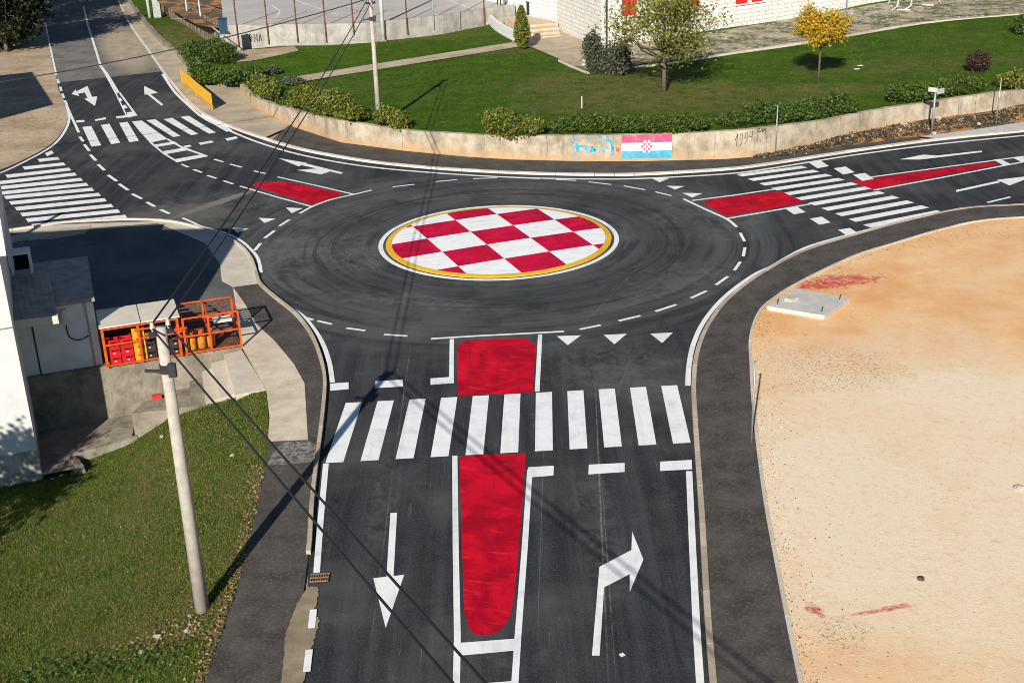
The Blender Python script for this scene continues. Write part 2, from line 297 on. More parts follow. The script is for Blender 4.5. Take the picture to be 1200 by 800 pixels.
    def leaf(name, cols, rough=.6):
        n = N(name, rough, .3); r = n.g.outputs['Random Per Island']; c = cols[0]
        for i, k in enumerate(cols[1:]): c = n.mix(n.ramp(r, (i + .35) / len(cols), (i + 1.25) / len(cols)), c, k)
        n.col(c)
        tr = n.new('BsdfTranslucent'); n.put(tr.inputs['Color'], c); ms = n.new('MixShader'); ms.inputs[0].default_value = .22
        n.t.links.new(n.b.outputs[0], ms.inputs[1]); n.t.links.new(tr.outputs[0], ms.inputs[2]); n.t.links.new(ms.outputs[0], n.t.nodes['Material Output'].inputs['Surface']); return n.m
    MAT['hedge'] = leaf('hedge_leaves', [(.028, .062, .009), (.055, .105, .014), (.10, .14, .022)])
    MAT['bush'] = leaf('bush_leaves', [(.045, .085, .014), (.12, .15, .022), (.22, .22, .035)])
    MAT['autumn'] = leaf('autumn_leaves', [(.46, .27, .02), (.62, .42, .035), (.42, .21, .015), (.33, .29, .03)])
    MAT['turning'] = leaf('turning_leaves', [(.09, .12, .016), (.19, .20, .028), (.30, .26, .045), (.12, .14, .02)])
    MAT['olive'] = leaf('olive_leaves', [(.05, .065, .038), (.09, .105, .065), (.13, .14, .09)])
    MAT['cypress'] = leaf('conifer_leaves', [(.05, .085, .012), (.14, .16, .02), (.20, .19, .03)])
    MAT['evergreen'] = leaf('evergreen_leaves', [(.005, .010, .003), (.010, .018, .005), (.022, .03, .008)])
    MAT['brownleaf'] = leaf('brown_leaves', [(.04, .028, .02), (.085, .055, .035)])
    MAT['blade'] = leaf('grass_blades', [(.028, .085, .004), (.062, .145, .006), (.10, .17, .014), (.17, .19, .04)], .8)
    MAT['rubble'] = leaf('verge_rubble', [(.05, .04, .025), (.09, .075, .045), (.14, .09, .045), (.05, .065, .018), (.34, .28, .20)], .9)
    MAT['pebble'] = leaf('pebbles', [(.10, .075, .05), (.30, .2, .11), (.75, .66, .52), (.6, .42, .24)], .9)
    MAT['bankblade'] = leaf('bank_grass_blades', [(.032, .078, .005), (.07, .135, .009), (.11, .155, .016), (.18, .165, .05), (.24, .19, .08)], .8)
    MAT['fallen'] = leaf('fallen_leaves', [(.18, .12, .05), (.32, .2, .07), (.12, .07, .035), (.4, .33, .18)], .8)
make_mats()

# ------------------------------------------------------------------ mesh helpers
class MB:
    def __init__(s): s.v = []; s.f = []; s.mi = []
    def add(s, vs, fs, mi=0):
        k = len(s.v); s.v += [tuple(map(float, p)) for p in vs]; s.f += [tuple(i + k for i in f) for f in fs]; s.mi += [mi] * len(fs); return s
    def box(s, c, sx, sy, sz, ang=0., mi=0, base=True):
        """box centred on c in plan, standing on c.z (base) or centred"""
        ca, sa = math.cos(ang), math.sin(ang); z0 = c[2] if base else c[2] - sz / 2; P = []
        for z in (z0, z0 + sz):
            for a, b in ((-1, -1), (1, -1), (1, 1), (-1, 1)):
                x, y = a * sx / 2, b * sy / 2; P.append((c[0] + x * ca - y * sa, c[1] + x * sa + y * ca, z))
        return s.add(P, [(3, 2, 1, 0), (4, 5, 6, 7), (0, 1, 5, 4), (1, 2, 6, 5), (2, 3, 7, 6), (3, 0, 4, 7)], mi)
    def prism(s, poly, zlo, zhi, mi=0):
        """solid between bottom and top outlines; zlo / zhi numbers or lists"""
        n = len(poly); lo = zlo if hasattr(zlo, '__len__') else [zlo] * n; hi = zhi if hasattr(zhi, '__len__') else [zhi] * n
        P = [(p[0], p[1], lo[i]) for i, p in enumerate(poly)] + [(p[0], p[1], hi[i]) for i, p in enumerate(poly)]
        a = sum(poly[i][0] * poly[(i + 1) % n][1] - poly[(i + 1) % n][0] * poly[i][1] for i in range(n))
        o = list(range(n)) if a > 0 else list(range(n))[::-1]
        fs = [tuple(o[::-1]), tuple(i + n for i in o)]
        for i in range(n): a_, b_ = o[i], o[(i + 1) % n]; fs.append((a_, b_, b_ + n, a_ + n))
        return s.add(P, fs, mi)
    def tube(s, pts, rad, n=8, mi=0, caps=True):
        pts = [np.asarray(p, float) for p in pts]; m = len(pts); rad = rad if hasattr(rad, '__len__') else [rad] * m; V = []
        up = np.array([0, 0, 1.]); d0 = pts[-1] - pts[0]
        if abs(d0[2]) > .9 * np.linalg.norm(d0): up = np.array([0, 1., 0])
        for i, p in enumerate(pts):
            t = pts[min(i + 1, m - 1)] - pts[max(i - 1, 0)]; t = t / (np.linalg.norm(t) + 1e-9)
            a = np.cross(t, up); a /= np.linalg.norm(a) + 1e-9; b = np.cross(a, t)
            for k in range(n):
                w = 2 * math.pi * k / n; V.append(p + (a * math.cos(w) + b * math.sin(w)) * rad[i])
        fs = [(i * n + k, i * n + (k + 1) % n, (i + 1) * n + (k + 1) % n, (i + 1) * n + k) for i in range(m - 1) for k in range(n)]
        if caps: fs += [tuple(range(n))[::-1], tuple(range((m - 1) * n, m * n))]
        return s.add(V, fs, mi)
    def bar(s, a, b, w, h=None, mi=0):
        """rectangular bar from a to b"""
        a = np.asarray(a, float); b = np.asarray(b, float); h = h or w; t = (b - a) / np.linalg.norm(b - a)
        up = np.array([0, 0, 1.]) if abs(t[2]) < .9 else np.array([.35, -.93, 0]); x = np.cross(t, up); x /= np.linalg.norm(x); y = np.cross(x, t)
        P = [q + x * i * w / 2 + y * j * h / 2 for q in (a, b) for i, j in ((-1, -1), (1, -1), (1, 1), (-1, 1))]
        return s.add(P, [(3, 2, 1, 0), (4, 5, 6, 7), (0, 1, 5, 4), (1, 2, 6, 5), (2, 3, 7, 6), (3, 0, 4, 7)], mi)
    def ribbon(s, path, w, z, mi=0):
        L = offs(path, w / 2); R = offs(path, -w / 2); n = len(path)
        P = [(p[0], p[1], z) for p in R] + [(p[0], p[1], z) for p in L]
        return s.add(P, [(i, i + 1, n + i + 1, n + i) for i in range(n - 1)], mi)
    def build(s, name, mat, parent=None, smoothf=False, **tags):
        return mesh_obj(name, s.v, s.f, mat, parent, smoothf, s.mi, **tags)
def wloc(o):
    l = Vector((0, 0, 0))
    while o: l += o.location; o = o.parent
    return l
def mesh_obj(name, V, Fc, mat, parent=None, smoothf=False, mi=None, label=None, cat=None, group=None, kind=None, origin=None):
    V = np.asarray(V, float)
    if parent is not None: O = np.array(wloc(parent))
    elif kind: O = np.zeros(3)
    else: O = np.array([(V[:, 0].min() + V[:, 0].max()) / 2, (V[:, 1].min() + V[:, 1].max()) / 2, V[:, 2].min()])
    me = bpy.data.meshes.new(name); me.from_pydata((V - O).tolist(), [], Fc)
    ms = mat if isinstance(mat, (list, tuple)) else [mat]
    for m in ms: me.materials.append(m)
    if mi and len(ms) > 1: me.polygons.foreach_set('material_index', mi)
    if smoothf: me.polygons.foreach_set('use_smooth', [True] * len(me.polygons))
    me.update(); o = bpy.data.objects.new(name, me); COL.objects.link(o)
    if parent is not None: o.parent = parent
    else: o.location = O
    return tag(o, label, cat, group, kind)
def tag(o, label=None, cat=None, group=None, kind=None):
    for k, v in (('label', label), ('category', cat), ('group', group), ('kind', kind)):
        if v: o[k] = v
    return o
def thing(name, loc, label, cat, group=None):
    o = bpy.data.objects.new(name, None); COL.objects.link(o); o.location = tuple(map(float, loc)); o.empty_display_size = .3
    return tag(o, label, cat, group)
def dup(root, loc, label=None):
    """copy of a thing with its parts and their sub-parts"""
    r = root.copy(); COL.objects.link(r); r.location = tuple(map(float, loc))
    if label: r['label'] = label
    for ch in root.children:
        c = ch.copy(); COL.objects.link(c); c.parent = r
        for g in ch.children:
            d = g.copy(); COL.objects.link(d); d.parent = c
    return r
def cdt(poly, zf, step, name, mat, **tags):
    """terrain sheet: outline filled with a grid, heights from zf"""
    P = [(float(p[0]), float(p[1])) for p in poly]; n = len(P); xs = [p[0] for p in P]; ys = [p[1] for p in P]
    pts = [Vector(p) for p in P]
    xg = np.arange(min(xs), max(xs), step); yg = np.arange(min(ys), max(ys), step)
    A = np.array(P); B = np.roll(A, -1, 0)
    for x in xg:
        for y in yg:
            xx, yy = x + random.uniform(-.2, .2) * step, y + random.uniform(-.2, .2) * step
            c = ((A[:, 1] > yy) != (B[:, 1] > yy)) & (xx < (B[:, 0] - A[:, 0]) * (yy - A[:, 1]) / (B[:, 1] - A[:, 1] + 1e-12) + A[:, 0])
            if c.sum() % 2: pts.append(Vector((xx, yy)))
    v, e, f, *_ = delaunay_2d_cdt(pts, [], [list(range(n))], 1, 1e-4)
    V = [(p.x, p.y, zf(p.x, p.y)) for p in v]; fs = []
    for q in f:
        a = (V[q[1]][0] - V[q[0]][0]) * (V[q[2]][1] - V[q[0]][1]) - (V[q[1]][1] - V[q[0]][1]) * (V[q[2]][0] - V[q[0]][0])
        fs.append(tuple(q) if a > 0 else tuple(q[::-1]))
    return mesh_obj(name, V, fs, mat, None, True, **tags)
def tri(poly):
    """triangles of a flat outline, wound upwards"""
    v, e, f, *_ = delaunay_2d_cdt([Vector((float(p[0]), float(p[1]))) for p in poly], [], [list(range(len(poly)))], 1, 1e-5); fs = []
    for q in f:
        a = (v[q[1]].x - v[q[0]].x) * (v[q[2]].y - v[q[0]].y) - (v[q[1]].y - v[q[0]].y) * (v[q[2]].x - v[q[0]].x); fs.append(tuple(q) if a > 0 else tuple(q[::-1]))
    return [(p.x, p.y) for p in v], fs
def sheet(name, poly, z, mat, parent=None, **tags):
    v, fs = tri(poly); return mesh_obj(name, [(p[0], p[1], z) for p in v], fs, mat, parent, **tags)
def cards(name, C, size, mat, parent=None, flat=.0, aspect=.6, **tags):
    """many leaf faces, each a small quad, centred on C"""
    C = np.asarray(C, float); n = len(C); s = size * rng.uniform(.6, 1.35, n)[:, None]
    nrm = rng.normal(size=(n, 3)); nrm[:, 2] = np.abs(nrm[:, 2]) + flat; nrm /= np.linalg.norm(nrm, axis=1)[:, None]
    t = np.cross(nrm, rng.normal(size=(n, 3))); t /= np.linalg.norm(t, axis=1)[:, None]; b = np.cross(nrm, t)
    q = np.stack([C - t * s, C - b * s * aspect, C + t * s, C + b * s * aspect], 1).reshape(-1, 3)
    O = np.array(wloc(parent)) if parent is not None else (np.zeros(3) if tags.get('kind') else np.array([C[:, 0].mean(), C[:, 1].mean(), C[:, 2].min()]))
    me = bpy.data.meshes.new(name); me.vertices.add(4 * n); me.vertices.foreach_set('co', (q - O).ravel())
    me.loops.add(4 * n); me.loops.foreach_set('vertex_index', np.arange(4 * n)); me.polygons.add(n)
    me.polygons.foreach_set('loop_start', np.arange(0, 4 * n, 4)); me.polygons.foreach_set('loop_total', np.full(n, 4)); me.materials.append(mat); me.update(calc_edges=True)
    o = bpy.data.objects.new(name, me); COL.objects.link(o)
    if parent is not None: o.parent = parent
    else: o.location = O
    return tag(o, **{('cat' if k == 'cat' else k): v for k, v in tags.items()})
def blades(name, B, h, w, mat, **tags):
    """grass: one upright triangle per blade"""
    B = np.asarray(B, float); n = len(B); a = rng.uniform(0, 2 * math.pi, n); d = np.stack([np.cos(a), np.sin(a), 0 * a], 1) * (w * rng.uniform(.5, 1.2, n))[:, None]
    tip = B + np.stack([rng.normal(0, .45, n) * h, rng.normal(0, .45, n) * h, h * rng.uniform(.5, 1.3, n)], 1)
    q = np.stack([B - d, B + d, tip], 1).reshape(-1, 3); me = bpy.data.meshes.new(name); me.vertices.add(3 * n); me.vertices.foreach_set('co', q.ravel())
    me.loops.add(3 * n); me.loops.foreach_set('vertex_index', np.arange(3 * n)); me.polygons.add(n)
    me.polygons.foreach_set('loop_start', np.arange(0, 3 * n, 3)); me.polygons.foreach_set('loop_total', np.full(n, 3)); me.materials.append(mat); me.update(calc_edges=True)
    o = bpy.data.objects.new(name, me); COL.objects.link(o); return tag(o, **tags)
def inpoly(X, Y, poly):
    A = np.array([(p[0], p[1]) for p in poly]); B = np.roll(A, -1, 0); r = np.zeros(len(X), int)
    for a, b in zip(A, B): r += (((a[1] > Y) != (b[1] > Y)) & (X < (b[0] - a[0]) * (Y - a[1]) / (b[1] - a[1] + 1e-12) + a[0])).astype(int)
    return r % 2 == 1
def idw(ctrl, pw=2.5):
    A = np.array(ctrl, float)
    def f(x, y):
        d = np.hypot(A[:, 0] - x, A[:, 1] - y) + 1e-3; w = d ** -pw; return float((w * A[:, 2]).sum() / w.sum())
    return f
def interp_path(path, n):
    P = np.array([p[:2] for p in path]); s = np.r_[0, np.cumsum(np.hypot(*np.diff(P, axis=0).T))]
    return np.interp(np.linspace(0, s[-1], n), s, P[:, 0]), np.interp(np.linspace(0, s[-1], n), s, P[:, 1])

# ------------------------------------------------------------------ ground outlines (photo pixels -> ground)
KL = GL([(357, 830), (361, 663), (363, 640), (366, 590), (371, 545), (373, 530), (378, 490), (381, 450), (377, 425), (369, 402), (360, 386), (345, 368), (320, 348), (304, 333), (300, 320), (295, 305), (285, 292), (268, 280), (245, 271), (210, 262), (185, 259), (150, 258), (110, 259.5), (75, 261.5), (37, 267), (7, 271), (-60, 279)])
KL = smooth(KL, 4)
KR = smooth(GL([(838, 830), (829, 720), (822, 600), (815, 500), (813, 450), (818, 412), (832, 380), (856, 350), (895, 321), (943, 296), (1000, 278), (1060, 261.5), (1130, 246.5), (1200, 242), (1290, 236)]), 5)
KRO = smooth(GL([(944, 830), (935, 790), (915, 690), (895, 580), (883, 480), (880, 430), (879.5, 398), (890, 368), (910, 350), (940, 332), (1000, 303), (1050, 287), (1100, 272), (1150, 261), (1200, 257), (1290, 252)]), 5)
KT = smooth(GL([(137, 0), (151, 29), (170, 56), (188, 82), (200, 98), (215, 116), (236, 134), (262, 147), (300, 161), (350, 176), (420, 189), (500, 198), (600, 204), (700, 206.5), (760, 205.5), (850, 200), (900, 194), (1000, 178.5), (1100, 165), (1200, 155), (1290, 146)]), 5)
LD = smooth(GL([(40, -20), (48, 10), (53, 30), (60, 70), (68, 103), (77, 122), (79, 140), (71, 157), (57, 171), (30, 186), (0, 199), (-60, 222)]), 4)
BL = GL([(238, 830), (240, 800), (262, 737), (281, 680), (291, 640), (301, 600), (312, 545)])       # grass bank / pavement edge

# base ground, with the low plot at the near left cut out of it
wall_a, wall_b = G(38, 445), G(283, 406); walk = G(312, 456)
ground = [(-420, 30), (-40, 29), tuple(wall_a[:2]), tuple(wall_b[:2]), tuple(walk[:2])] + [tuple(p[:2]) for p in GL([(316, 490), (314, 517)])] + [tuple(p[:2]) for p in BL[::-1]] + [(-8, -80), (420, -80), (420, 800), (-420, 800)]
sheet('ground', ground, -.04, MAT['earth'], kind='structure')

# roads
north = [p for p in KT if p[1] < 105]
road_poly = [G(353, 830)] + KL[1:] + [np.array([-34, 53, 0])] + LD[::-1][0:] 
i_new = [i for i, p in enumerate(LD) if p[1] < G(68, 98)[1]][0]
j_new = [i for i, p in enumerate(KT) if p[1] < G(190, 84)[1]][0]
road_poly = KL + LD[::-1][:len(LD) - i_new] + [G(67, 97), G(189, 84)] + KT[j_new:] + KR[::-1]
road = sheet('road', road_poly, 0., MAT['asphalt'], kind='structure')
tag(road, 'dark fresh asphalt of the roundabout and its arms')
old_poly = [G(40, -20), G(48, 10), G(53, 30), G(60, 70), G(67.2, 97.6), G(189.2, 84), G(170, 56), G(151, 29), G(137, 0), G(128, -20)]
sheet('old_road', old_poly, -.012, MAT['old'], kind='structure')
lotz = .08
sheet('sandy_lot', KRO + [np.array([120, 64, 0]), np.array([140, 10, 0]), np.array([20, -40, 0])], lotz, MAT['sand'], kind='structure')
sheet('pavement', KR + KRO[::-1], .10, MAT['pave'], kind='structure')

def jit(P, n): return [p + np.array([random.gauss(0, .012), random.gauss(0, .012), 0]) for p in smooth(P, n)][:-1]
def kerb(name, path, w, z0, z1, mat=None):
    P = np.array([p[:2] for p in path]); s_ = np.r_[0, np.cumsum(np.hypot(*np.diff(P, axis=0).T))]; m = MB(); u = 0.
    while u < s_[-1] - .2:
        e = min(u + 1., s_[-1]); q = [np.array([np.interp(t, s_, P[:, 0]), np.interp(t, s_, P[:, 1])]) for t in (u + .008, (u + e) / 2, e - .008)]
        d = q[2] - q[0]; d /= np.hypot(*d); nn_ = np.array([-d[1], d[0]]) * w / 2; j = random.uniform(-.006, .006)
        m.prism([q[0] + nn_, q[0] - nn_, q[1] - nn_, q[2] - nn_, q[2] + nn_, q[1] + nn_], z0, z1 + j); u = e
    return m.build(name, mat or MAT['kerb'], kind='structure')
def kerb_plain(name, path, w, z0, z1, mat=None):
    L = offs(path, w / 2); R = offs(path, -w / 2); n = len(path); V = []
    for l, r in zip(L, R): V += [(l[0], l[1], z0), (l[0], l[1], z1), (r[0], r[1], z1), (r[0], r[1], z0)]
    fs = []
    for i in range(n - 1):
        for k in range(3): a = i * 4 + k; fs.append((a, a + 1, a + 5, a + 4))
    fs += [(0, 3, 2, 1), (4 * n - 4, 4 * n - 3, 4 * n - 2, 4 * n - 1)]
    return mesh_obj(name, V, fs, mat or MAT['kerb'], kind='structure')
kerb('kerb', KR, .145, -.03, .125)
kerb('lot_edging', KRO, .1, -.03, .13, MAT['paleconc'])
iA0 = [i for i, p in enumerate(KL) if p[1] > G(300, 322)[1]][0]
k0 = [i for i, p in enumerate(KL) if p[1] > G(361, 663)[1]][0]
kerb('kerb', KL[k0:iA0 + 1], .115, -.03, .13); kerb('yard_kerb', KL[iA0:], .11, -.03, .1, MAT['paleconc'])
kerb('kerb', offs(KT, .1), .15, -.03, .12, MAT['whitekerb'])

# pavement, concrete walk and yard on the left
iA = [i for i, p in enumerate(KL) if p[1] > G(304, 334)[1]][0]
pav = KL[k0:iA] + GL([(302, 333), (273, 337), (288, 358), (300, 380), (322, 400), (345, 428), (357, 450), (361, 516), (314, 518)]) + BL[::-1][0:] + [G(345, 830), G(350, 740)]
sheet('pavement', pav, .02, MAT['pave'], kind='structure')
sheet('concrete_walk', GL([(273, 337), (288, 358), (300, 380), (322, 400), (345, 428), (357, 450), (361, 516), (314, 518), (316, 490), (312, 456), (283, 406)]), .03, MAT['walk'], kind='structure')
sheet('worn_patch', GL([(361, 517), (371, 522), (370, 541), (345, 544), (312, 546), (318, 535), (330, 519)]), .026, MAT['worn'], kind='structure')
yard = KL[iA:] + [np.array([-46, 50, 0]), np.array([-40, 30, 0]), wall_a, wall_b, G(273, 337)]
sheet('yard', yard, .012, MAT['yard'], kind='structure')
ap = [p for p in KL[iA:] if p[1] < G(200, 259)[1] or p[0] > G(200, 259)[0]]
sheet('yard_apron', ap + GL([(185, 262), (240, 285), (258, 310), (260, 330), (273, 337)]), .018, MAT['paleconc'], kind='structure')
sheet('roadside_dust', GL([(10, 277), (40, 272), (75, 268), (108, 265), (100, 274), (60, 281), (30, 282), (12, 286)]), .0225, MAT['footway'], kind='structure')
sheet('sand_spill', jit(GL([(361, 688), (374, 690), (370, 710), (366, 718), (374, 728), (368, 750), (362, 775), (356, 800), (352, 830), (328, 830), (331, 790), (335, 745), (343, 722), (350, 705), (361, 688)]), 9), .026, MAT['spill'], kind='structure')
# footway of the far street and along the wall
LW = GL([(150, 0), (164, 20), (186, 46), (215, 71), (228, 89), (247, 98), (282, 101)], .1)
foot = [p for p in KT if p[1] > G(318, 166)[1]]
sheet('footway', foot + GL([(345, 148), (338, 145), (300, 125), (284, 108)]) + LW[::-1], .10, MAT['footway'], kind='structure')
WB = [(282, 107), (300, 125), (338, 145), (375, 157), (400, 165), (475, 175.5), (550, 182.5), (600, 185.5), (680, 187.5), (750, 187.5), (850, 185), (900, 181.5), (950, 171), (1000, 156.5), (1040, 147.5), (1087, 140), (1165, 130), (1200, 122), (1300, 104)]
WT = [99, 114, 127, 136.5, 141, 152.5, 157.5, 159.5, 159, 157.8, 154, 149, 143, 134, 126.5, 120, 108.5, 105, 88]
WZ = [.1] * 12 + [.12, .25, .35, .4, .45, .5, .6]
edge2 = GL([(338, 147), (375, 159), (400, 167), (475, 177), (550, 184), (600, 187), (680, 189), (750, 189), (850, 186.5), (900, 182.5), (980, 172), (1077, 160)], .11)
t0 = [i for i, p in enumerate(KT) if p[0] > G(310, 163)[0] and p[1] < 80][0]; t1 = [i for i, p in enumerate(KT) if p[0] > G(1093, 166)[0]][0]
sheet('pavement', KT[t0:t1] + edge2[::-1], .11, MAT['pave'], kind='structure')
sheet('concrete_walk', KT[t1:] + GL([(1290, 132), (1200, 143), (1140, 152), (1077, 160)], .11), .115, MAT['slab'], kind='structure')

# ------------------------------------------------------------------ road markings: parts of the road
ZP = .006
NZ = [0]
def mark(name, polys, mat='paint', label=None, z=ZP):
    m = MB(); NZ[0] += 1; z = z + (NZ[0] % 7) * .0006; zb_ = z
    for ip, p in enumerate(polys):
        z = zb_ + (ip % 9) * .00006
        a = sum(p[i][0] * p[(i + 1) % len(p)][1] - p[(i + 1) % len(p)][0] * p[i][1] for i in range(len(p)))
        q = [(x[0], x[1], z) for x in (p if a > 0 else p[::-1])]
        v, fs = tri(q); m.add([(a_[0], a_[1], z) for a_ in v], fs)
    return m.build(name, MAT[mat], road, label=label)
def pm(name, pts, **k): return mark(name, [GL(pts)], **k)
def lm(name, pts, w=.14, sm=0, label=None, z=ZP):
    P = GL(pts); P = smooth(P, sm) if sm else P
    NZ[0] += 1; return MB().ribbon(P, w, z + (NZ[0] % 7) * .0006).build(name, MAT['paint'], road, label=label)

# foreground zebra (surveyed grid)
ox, oy, th, L_, sh = -5.4327, 31.5231, .05, 3.9672, -.0862
e1 = np.array([math.cos(th), math.sin(th)]); e2 = np.array([-math.sin(th + sh), math.cos(th + sh)])
polys = []
for k in range(11):
    a = np.array([ox, oy]) + e1 * k
    polys.append([a, a + e1 * .512, a + e1 * .512 + e2 * L_, a + e2 * L_])
mark('zebra_crossing', polys, label='white zebra crossing in the foreground across the near arm')
def zebra(L0, L1, R0_, R1, n, label, skip=(), ends=None):
    A, B, C, D = G(*L0), G(*L1), G(*R0_), G(*R1); ps = []
    for i in range(n):
        t0, t1 = (i) / (n - .5), (i + .5) / (n - .5)
        l0, l1 = A + (B - A) * t0, A + (B - A) * t1; r0, r1 = C + (D - C) * t0, C + (D - C) * t1
        ps.append([l0, r0, r1, l1])
    return mark('zebra_crossing', ps, label=label)
zebra((863, 204.5), (1020, 267), (939, 194.5), (1107, 249.5), 11, 'white zebra crossing over the right arm between two red islands')
Z3 = lambda p: zc(0, 160, 5.715, p)
rows = [((345, 95), (300, 114)), ((385, 138), (250, 152)), ((425, 175), (150, 203)), ((462, 210), (35, 258)), ((500, 243), (-60, 306)), ((540, 278), (-60, 340)), ((578, 311), (-60, 375)), ((615, 344), (25, 399)), ((660, 378), (60, 436)), ((700, 414), (97, 474)), ((745, 452), (135, 513)), ((790, 488), (172, 550)), ((838, 525), (210, 588))]
polys = []
for (r, l) in rows:
    d = 17 + (r[1] - 95) * .012
    polys.append(GL(Z3([l, r, (r[0] + 16, r[1] + d), (l[0] + 16, l[1] + d + 2)])))
mark('zebra_crossing', polys, label='long white zebra crossing at the left edge beside the yard')
Z2 = lambda p: zc(70, 80, 5.715, p)
st = [[(152, 395), (212, 388), (278, 518), (212, 526)], [(275, 382), (332, 373), (405, 500), (345, 510)], [(398, 368), (455, 360), (530, 487), (467, 497)], [(580, 350), (640, 343), (808, 455), (760, 462)], [(695, 343), (752, 333), (928, 442), (880, 450)], [(808, 328), (865, 320), (1046, 432), (1000, 440)], [(920, 315), (980, 308), (1160, 418), (1118, 427)]]
mark('zebra_crossing', [GL(Z2(p)) for p in st], label='white zebra crossing over the far left arm with a hatched median')
# hatched median of that arm
med = [GL(Z2([(483, 358), (550, 352), (640, 417), (722, 475), (605, 500), (540, 430)]))]
mm = MB()
mark('hatched_median', med + [GL(Z2(p)) for p in ([(620, 516), (640, 530), (790, 505), (768, 492)], [(690, 558), (712, 577), (880, 546), (842, 532)], [(762, 612), (785, 632), (992, 592), (950, 578)], [(600, 498), (612, 492), (696, 566), (790, 622), (785, 632), (690, 574)], [(715, 478), (725, 473), (830, 530), (992, 586), (985, 594), (820, 540)], [(825, 522), (870, 514), (886, 524), (845, 534)])], label='white tapering median with ladder hatching')
lm('centre_line', [(98, 8), (103, 30), (112, 58), (118, 78)], .18)
wd = lambda a, b: GL(Z2([a, b]))
lw = Z2([(268, -10), (300, 40), (375, 178), (440, 285), (465, 332)]); rw = Z2([(288, -10), (325, 38), (400, 160), (470, 255), (521, 318)])
mark('hatched_median', [GL([lw[0], rw[0], rw[1], lw[1]]), GL([lw[1], rw[1], rw[2], lw[2]]), GL(Z2([(375, 176), (384, 176), (455, 325), (447, 330)])), GL(Z2([(396, 168), (404, 160), (521, 318), (508, 322)])), GL(Z2([(386, 204), (407, 199), (420, 219), (398, 226)])), GL(Z2([(414, 252), (440, 246), (456, 267), (430, 273)])), GL(Z2([(448, 298), (486, 292), (516, 318), (458, 332)]))], label='narrow white wedge median on the far left arm')
for p in ([(110, 350), (165, 348), (166, 361), (112, 365)], [(235, 345), (306, 330), (310, 343), (238, 355)], [(375, 325), (458, 315), (468, 328), (382, 338)], [(928, 502), (1015, 486), (1033, 497), (944, 515)], [(1108, 472), (1180, 458), (1195, 470), (1125, 488)]): pm('stop_line', Z2(p))
pm('direction_arrow', Z2([(565, 120), (657, 165), (608, 176), (694, 244), (680, 252), (588, 178), (568, 178)]), label='white arrow pointing straight ahead on the far left arm')
pm('direction_arrow', Z2([(80, 175), (108, 140), (108, 158), (186, 120), (216, 193), (252, 190), (236, 254), (164, 206), (186, 202), (168, 163), (120, 173), (132, 188)]), label='white two headed arrow on the far left arm')
# yard junction, dashes of the left arm
Z4 = lambda p: zc(150, 170, 4, p)
lm('edge_line', [(53, 26), (56, 42), (62, 70), (66, 88)], .15)
for a, b in (((67.5, 93), (69, 98)), ((70.5, 102), (72, 107)), ((73, 110), (75, 115)), ((76, 118), (78, 122)), ((60, 66), (60.5, 67))): lm('lane_dash', [a, b], .16)
lm('edge_line', [(78, 122), (81, 140), (74, 157), (60, 172), (32, 188), (0, 203), (-50, 222)], .16, 5)
lm('edge_line', Z2([(46, 250), (70, 305), (100, 370), (128, 432)]), .16)
for a, b in (((135, 460), (158, 492)), ((165, 512), (198, 555)), ((205, 580), (243, 620)), ((257, 645), (300, 685)), ((325, 716), (382, 758))): lm('lane_dash', Z2([a, b]), .17)
for a, b in (((725, 260), (782, 300)), ((797, 318), (858, 360)), ((885, 385), (950, 418)), ((982, 440), (1038, 470)), ((1075, 490), (1135, 518))): lm('lane_dash', Z3([a, b]), .17)
for a, b in (((250, 90), (283, 105)), ((307, 115), (347, 130)), ((372, 143), (415, 157)), ((447, 168), (493, 183)), ((403, 67), (447, 80)), ((478, 90), (533, 105)), ((590, 122), (645, 135)), ((710, 380), (757, 350)), ((640, 437), (687, 402)), ((593, 495), (622, 460)), ((1030 / 1, -300), (1031, -299))): 
    if b[1] > 0: lm('lane_dash', Z4([a, b]), .15)
lm('edge_line', Z4([(525, 193), (690, 242), (865, 290)]), .13); lm('edge_line', Z4([(700, 150), (880, 190), (1055, 231)]), .13)
lm('give_way_line', Z4([(805, 321), (868, 287), (950, 257), (1060, 232), (1143, 212)]), .15, 4, z=ZP + .002)
pm('red_island', Z4([(580, 190), (600, 180), (625, 173), (755, 175), (990, 222), (998, 232), (985, 242), (880, 273), (860, 274), (835, 270)]), mat='red', label='red painted splitter island of the left arm')
for p in ([(740, 294), (820, 297), (768, 320)], [(612, 342), (693, 346), (640, 366)], [(485, 388), (568, 391), (512, 412)]): pm('give_way_triangle', Z4(p))
mark('direction_arrow', [GL(Z4(p)) for p in ([(705, 62), (838, 84), (800, 101)], [(800, 92), (830, 86), (1008, 130), (998, 136)], [(790, 118), (912, 109), (945, 126), (905, 138)])], label='white forked arrow near the top edge of the roundabout')
NZ[0] += 1; MB().ribbon(offs(smooth(GL(Z4([(240, 346), (290, 368), (330, 386), (420, 410), (480, 434), (525, 462), (560, 495), (585, 525), (598, 560), (604, 600)])), 4), .17), .14, ZP + .0033).build('edge_line', MAT['paint'], road)
lm('edge_line', [(301, 320), (304, 330), (312, 340), (325, 352), (352, 368), (366, 383), (378, 402), (386, 425), (389.5, 448)], .16, 5)
lm('edge_line', [(382, 543), (379, 575), (376, 605), (371, 671)], .16)
lm('lane_dash', [(367.5, 715), (365, 737)], .16, z=.032); lm('lane_dash', [(362.5, 762), (359.5, 788)], .16, z=.032)
# far kerb edge line
lm('edge_line', [(190.5, 87), (204, 107), (218, 121), (238, 138), (264, 151), (300, 166), (350, 181), (420, 194), (500, 202), (600, 208), (700, 210), (760, 209), (850, 204), (900, 198), (1000, 182), (1100, 169), (1200, 159), (1280, 151)], .2, 5)
